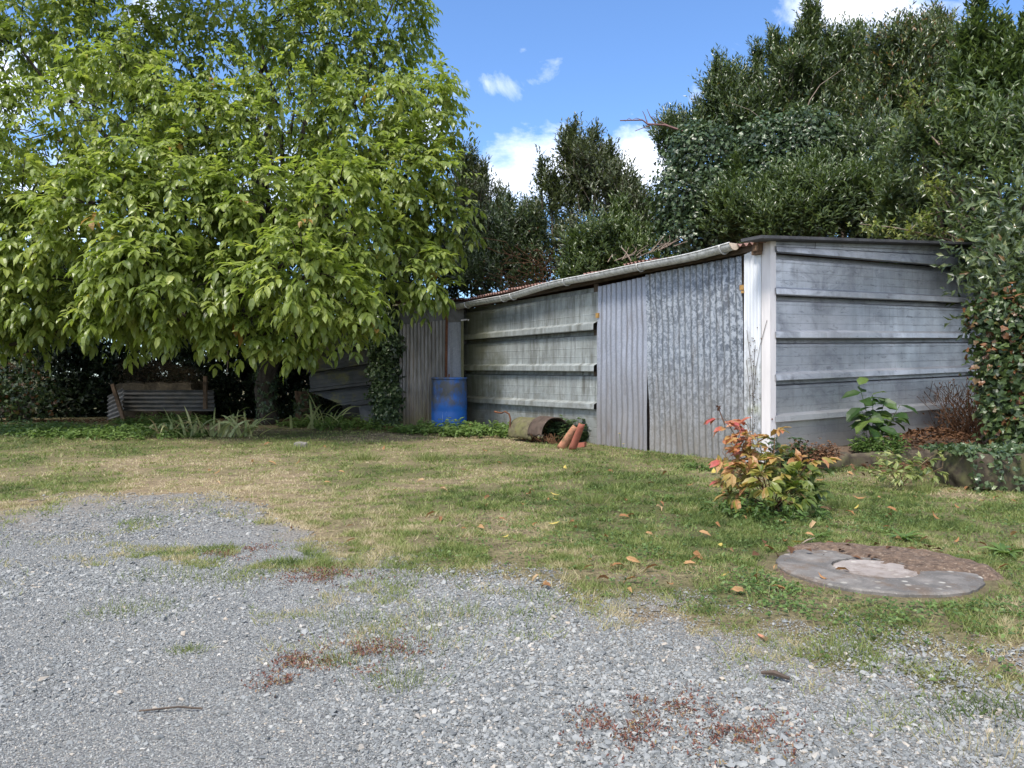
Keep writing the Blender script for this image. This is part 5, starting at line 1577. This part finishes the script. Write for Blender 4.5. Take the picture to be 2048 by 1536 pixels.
laurel('dark_bush', 'dark bush behind the walnut trunk and collapsed panels', [Bl(690, 640, 18, 70), Bl(620, 600, 18.5, 70), Bl(760, 590, 18.4, 70), Bl(840, 560, 18.8, 70), Bl(900, 520, 19.2, 60), Bl(560, 700, 18.2, 70)], (-4.2, 18.8, 0), 2600, HEDGE, .15, .4, .45, 9, .4, .05, .06, None, cat='bush')

# ------------------------------------------------------------------ walnut
tb0 = np.array([(534 - 1024) / F * 15.6, 15.6, 0])
wal = thing('walnut_tree', 'large spreading walnut tree with drooping light green leaves', 'tree', tb0)
tk, nl, nn_ = NB(), NB(), NB()
fork = P(540, 720, 15.5)
tk.tube([tb0 + (0, 0, -.1), tb0 + (.01, 0, .25), P(527, 780, 15.6), fork], [.26, .2, .18, .185], 12, .5, .12)
tk.tube([fork, P(575, 700, 15.3), P(612, 665, 15.0), P(650, 610, 14.5)], [.16, .14, .12, .10], 9, .5, .12)
top1, top2 = P(470, 560, 14.6), P(520, 520, 15.0)
tk.tube([fork, P(525, 660, 15.3), P(505, 600, 15.1), top2], [.18, .16, .15, .14], 9, .5, .12)
tk.tube([P(510, 640, 15.2), P(480, 600, 15.0), top1], [.12, .11, .10], 8, .5, .12)
tk.tube([top2, P(505, 430, 15.6), P(530, 330, 15.9), P(505, 240, 16.1), P(520, 150, 16.3), P(560, 40, 16.3)], [.14, .11, .085, .065, .045, .02], 8, .5, .1)
WB = []
# (px, py, D, radius px) clumps of the crown
for t in ((60, 120, 12.5, 130), (200, 60, 12.0, 130), (360, 90, 12.5, 140), (520, 60, 13, 140), (680, 70, 13, 130), (800, 70, 13.5, 90), (780, 20, 13.5, 90),
          (880, 170, 13, 62), (820, 230, 12.6, 75), (90, 270, 11.6, 130), (250, 240, 11.2, 140), (420, 260, 11.0, 140), (580, 250, 11.4, 140), (720, 230, 11.8, 120), (790, 330, 11.8, 95),
          (880, 360, 12.2, 75), (905, 435, 12.0, 58), (885, 505, 12.0, 48), (60, 430, 10.6, 140), (220, 420, 10.0, 140), (380, 420, 10.2, 140), (540, 410, 10.2, 140), (690, 400, 10.6, 120), (800, 430, 11.0, 95),
          (-60, 560, 10.6, 140), (80, 560, 10.4, 110), (210, 550, 9.8, 110), (340, 560, 9.4, 110), (470, 570, 9.4, 105), (600, 560, 9.4, 105), (705, 530, 9.8, 92), (795, 510, 10.4, 68),
          (650, 635, 9.4, 48), (695, 605, 9.4, 42), (480, 640, 9.4, 60), (410, 640, 9.6, 50), (590, 640, 9.5, 50), (290, 630, 9.8, 55), (160, 615, 10.6, 55), (30, 620, 11, 60),
          (-120, 300, 12, 160), (-100, 100, 13, 160), (450, -120, 13, 200), (150, -120, 13, 200), (700, -100, 13.5, 150)):
    WB.append(Bl(t[0] + RNG.randn() * 14, t[1] + RNG.randn() * 12, t[2] + 2.1 + RNG.randn() * .25, t[3] * RNG.uniform(.82, 1.08), RNG.uniform(.75, 1.0)))
# rear half of the crown
RB = [Bl(100, 420, 17.5, 130, .9), Bl(330, 380, 18.5, 150, .9), Bl(560, 380, 18.5, 150, .9), Bl(760, 430, 17.5, 110, .9), Bl(250, 200, 17.5, 150, .9), Bl(550, 180, 18, 150, .9), Bl(420, 520, 16.5, 120, .7), Bl(180, 540, 16.5, 110, .7), Bl(640, 530, 16, 110, .7)]
limbs(tk, top2, WB[:9], .09, .3, 6)
limbs(tk, top2 + (0, 0, .6), WB[9:18], .08, .3, 6)
limbs(tk, top1, WB[18:26], .075, .25, 6)
limbs(tk, fork + (0, 0, .5), WB[25:32], .07, .25, 6)
limbs(tk, top2, RB, .07, .3, 6)
tk.tube([P(480, 620, 14.5), P(300, 640, 13.6), P(180, 655, 13.2), P(110, 665, 13), P(20, 690, 13)], [.09, .075, .06, .045, .03], 6, .5, .15)


def walnut_leaves(blobs, n, front, comp=4, Lm=.17, cull=.8, shell=.55, lsc=1.0):
    p, d, idx, C = blob_points(blobs, n, shell, front, cull)
    qx, qy = p[:, 0] / p[:, 1] * F + 1024, HZ - (p[:, 2] - H) / p[:, 1] * F
    gap = np.clip((330 - qy) / 200, 0, 1) * np.clip((fbm(qx, qy, 75, 3, 3) - .44) * 5, 0, 1)
    gap = np.maximum(gap, np.exp(-((qx - 10) / 90) ** 2 - ((qy - 190) / 55) ** 2) + .9 * np.exp(-((qx - 140) / 80) ** 2 - ((qy - 150) / 40) ** 2) + .9 * np.exp(-((qx - 290) / 40) ** 2 - ((qy - 10) / 35) ** 2) + np.exp(-((qx - 905) / 40) ** 2 - ((qy - 265) / 35) ** 2))
    kk = RNG.rand(len(p)) > gap * .5
    p, d, idx = p[kk], d[kk], idx[kk]
    m_ = len(p)
    t_ = unit(d * .75 + rdir(m_) * .4 + np.array([0, 0, -.12]))
    for k in range(m_):
        if RNG.rand() < .38:
            c = C[idx[k]]
            tk.tube([c + (p[k] - c) * .35 + RNG.randn(3) * .05, c + (p[k] - c) * .7 + np.array([0, 0, .05]), p[k]], [.014, .010, .005], 3, .5)
    tw_s = RNG.uniform(.62, 1.15, m_)
    qy_ = HZ - (p[:, 2] - H) / p[:, 1] * F
    tw_s = tw_s * np.clip(.80 + qy_ / 2200, .78, 1.1)
    for j_ in range(comp):
        dr = RNG.uniform(.15, .85, m_)[:, None] * np.array([0, 0, 1.0])
        r_ = unit(t_ * .55 + rdir(m_) * .75 + np.array([0, 0, -.15]))
        rl = .26 + .14 * RNG.rand(m_)
        sdv = unit(np.cross(r_, np.array([0, 0, 1.0]) + rdir(m_) * .25))
        tone = RNG.rand(m_) * .62 + .1
        tone = np.where(RNG.rand(m_) < .004, .96, tone)
        for f, sg in ((.35, 1), (.38, -1), (.62, 1), (.65, -1), (.88, 1), (.9, -1), (1.0, 0)):
            q_ = p + r_ * (rl * f)[:, None] - np.outer(rl * f * f * .35, (0, 0, 1))
            a_ = unit(r_ * (.55 if sg else .9) + sdv * sg * .75 - dr + rdir(m_) * .28)
            nr = np.array([0, 0, 1.0]) + r_ * .5 + rdir(m_) * .3 + sdv * sg * .3
            L = Lm * (.6 + .25 * f + .35 * RNG.rand(m_)) * lsc * tw_s
            leaves(nl, q_, a_, nr, L, L * (.44 + .1 * RNG.rand(m_)), T_OVATE, np.clip(tone + .14 * RNG.randn(m_), 0, .95) + (tone > .95) * .06)
    return p


pw = walnut_leaves(spawn(WB, 3, .3, .5, 3, .1), 4700, .4, Lm=.178)
walnut_leaves(spawn(RB, 2, .3, .5, 9), 1300, .1)
# walnuts
for k in RNG.choice(len(pw), 170, replace=False):
    c = pw[k] + RNG.randn(3) * .05 - np.array([0, .05, .03])
    nn_.add(ICO * .024 + c, ICOF, RNG.rand())
tk.build('trunk', BARK, wal, True); nl.build('crown', WALNUT, wal)['label'] = 'drooping light green compound leaves'; nn_.build('walnuts', NUT, wal, True)['kind'] = 'stuff'
# ivy on the trunk
iv = NB(); n_ = 900
z = RNG.rand(n_) * 1.5; th = RNG.rand(n_) * 6.283
p = tb0 + np.stack([np.cos(th) * .2 - .01 * z, np.sin(th) * .2, z], -1)
leaves(iv, p, rdir(n_) + np.array([0, 0, -.6]), np.stack([np.cos(th), np.sin(th), .2 + 0 * z], -1) + rdir(n_) * .4, .06 + .03 * RNG.rand(n_), .06, T_IVY, RNG.rand(n_) * .8)
iv.build('ivy', IVY, wal)

# ------------------------------------------------------------------ sky, sun, camera
W = bpy.data.worlds.new('World'); SC.world = W; W.use_nodes = True
nt = W.node_tree; nt.nodes.clear()
SUN_EL, SUN_AZ = math.radians(57), math.radians(214)       # azimuth clockwise from +Y
w = M.__new__(M); w.t = nt
w.co = nt.nodes.new('ShaderNodeTexCoord').outputs['Generated']
out = nt.nodes.new('ShaderNodeOutputWorld'); bg = nt.nodes.new('ShaderNodeBackground')
sky = nt.nodes.new('ShaderNodeTexSky'); sky.sky_type = 'NISHITA'; sky.sun_disc = False
sky.sun_elevation = SUN_EL; sky.sun_rotation = SUN_AZ
sky.altitude = 50; sky.air_density = 1.0; sky.dust_density = .4; sky.ozone_density = 2.0
x, y, z = w.sep()
ysafe = w.math('MAXIMUM', y, .12)
uu_ = w.math('DIVIDE', x, ysafe); vv_ = w.math('DIVIDE', z, ysafe)
cmb = nt.nodes.new('ShaderNodeCombineXYZ')
nt.links.new(uu_, cmb.inputs[0]); nt.links.new(vv_, cmb.inputs[1])
nz = w.noise(8.5, 10, cmb.outputs[0], .62, .5)
nz2 = w.noise(15, 7, cmb.outputs[0], .6, .2)
acc = None
for px, py, rx, ry, amp in ((1150, 350, 250, 88, 1.05), (1290, 330, 130, 75, .9), (1010, 360, 130, 70, .85), (1000, 172, 120, 40, .5), (1105, 135, 70, 50, .45), (1720, 20, 230, 75, .85), (1800, 130, 160, 60, .6), (1460, 105, 55, 55, .62), (1395, 190, 40, 30, .4), (1050, 110, 40, 30, .35), (-20, 170, 190, 110, 1.0), (130, 150, 110, 50, .8), (300, 20, 90, 50, .7), (850, 255, 60, 50, .8), (40, 400, 200, 160, .85), (500, 330, 300, 200, .6), (1220, 85, 40, 20, .3)):
    a_ = w.math('DIVIDE', w.math('SUBTRACT', uu_, (px - 1024) / F), rx / F)
    b_ = w.math('DIVIDE', w.math('SUBTRACT', vv_, (HZ - py) / F), ry / F)
    e_ = w.math('EXPONENT', w.math('MULTIPLY', w.math('ADD', w.math('MULTIPLY', a_, a_), w.math('MULTIPLY', b_, b_)), -1.0))
    e_ = w.math('MULTIPLY', e_, amp)
    acc = e_ if acc is None else w.math('MAXIMUM', acc, e_)
dens = w.math('ADD', w.math('MULTIPLY', acc, .62), w.math('MULTIPLY', w.math('SUBTRACT', nz, .5), 1.1))
dens = w.math('ADD', dens, w.math('MULTIPLY', w.math('SUBTRACT', nz2, .5), .35))
front = w.ramp(dens, (.22, 0.0), (.42, .38), (.72, 1.0))
backn = w.ramp(w.noise(2.2, 7, None, .55, .3), (.44, 0.0), (.58, 1.0))
isf = w.math('GREATER_THAN', y, .12)
mask = w.mix(isf, backn, front)
shade = w.ramp(w.noise(9, 5, cmb.outputs[0]), (.35, (7.6, 7.8, 8.6)), (.6, (10.5, 10.5, 10.6)))
skyc = w.mix(1.0, sky.outputs[0], (.66, .83, 1.04), 'MULTIPLY')
col = w.mix(mask, skyc, shade)
nt.links.new(col, bg.inputs[0]); bg.inputs[1].default_value = .12
nt.links.new(bg.outputs[0], out.inputs[0])

sl = bpy.data.lights.new('sun', 'SUN'); sl.energy = 2.5; sl.angle = math.radians(13); sl.color = (1, .94, .84)
so = bpy.data.objects.new('sun', sl); COL.objects.link(so)
sdir = Vector((math.sin(SUN_AZ) * math.cos(SUN_EL), math.cos(SUN_AZ) * math.cos(SUN_EL), math.sin(SUN_EL)))
so.rotation_euler = (-sdir).to_track_quat('-Z', 'Y').to_euler()
so.location = (-5, -10, 20)

cam = bpy.data.cameras.new('camera'); co_ = bpy.data.objects.new('camera', cam); COL.objects.link(co_)
co_.location = (0, 0, H); co_.rotation_euler = (math.pi / 2, 0, 0)
cam.sensor_width = 36; cam.lens = F / 2048 * 36; cam.shift_y = -(768 - HZ) / 2048
cam.clip_start = .05; cam.clip_end = 2000
SC.camera = co_
SC.view_settings.view_transform = 'Standard'; SC.view_settings.look = 'None'
SC.view_settings.exposure = 1.04; SC.view_settings.gamma = 1
SC.cycles.max_bounces = 6; SC.cycles.diffuse_bounces = 3; SC.cycles.transmission_bounces = 4
SC.cycles.use_denoising = True
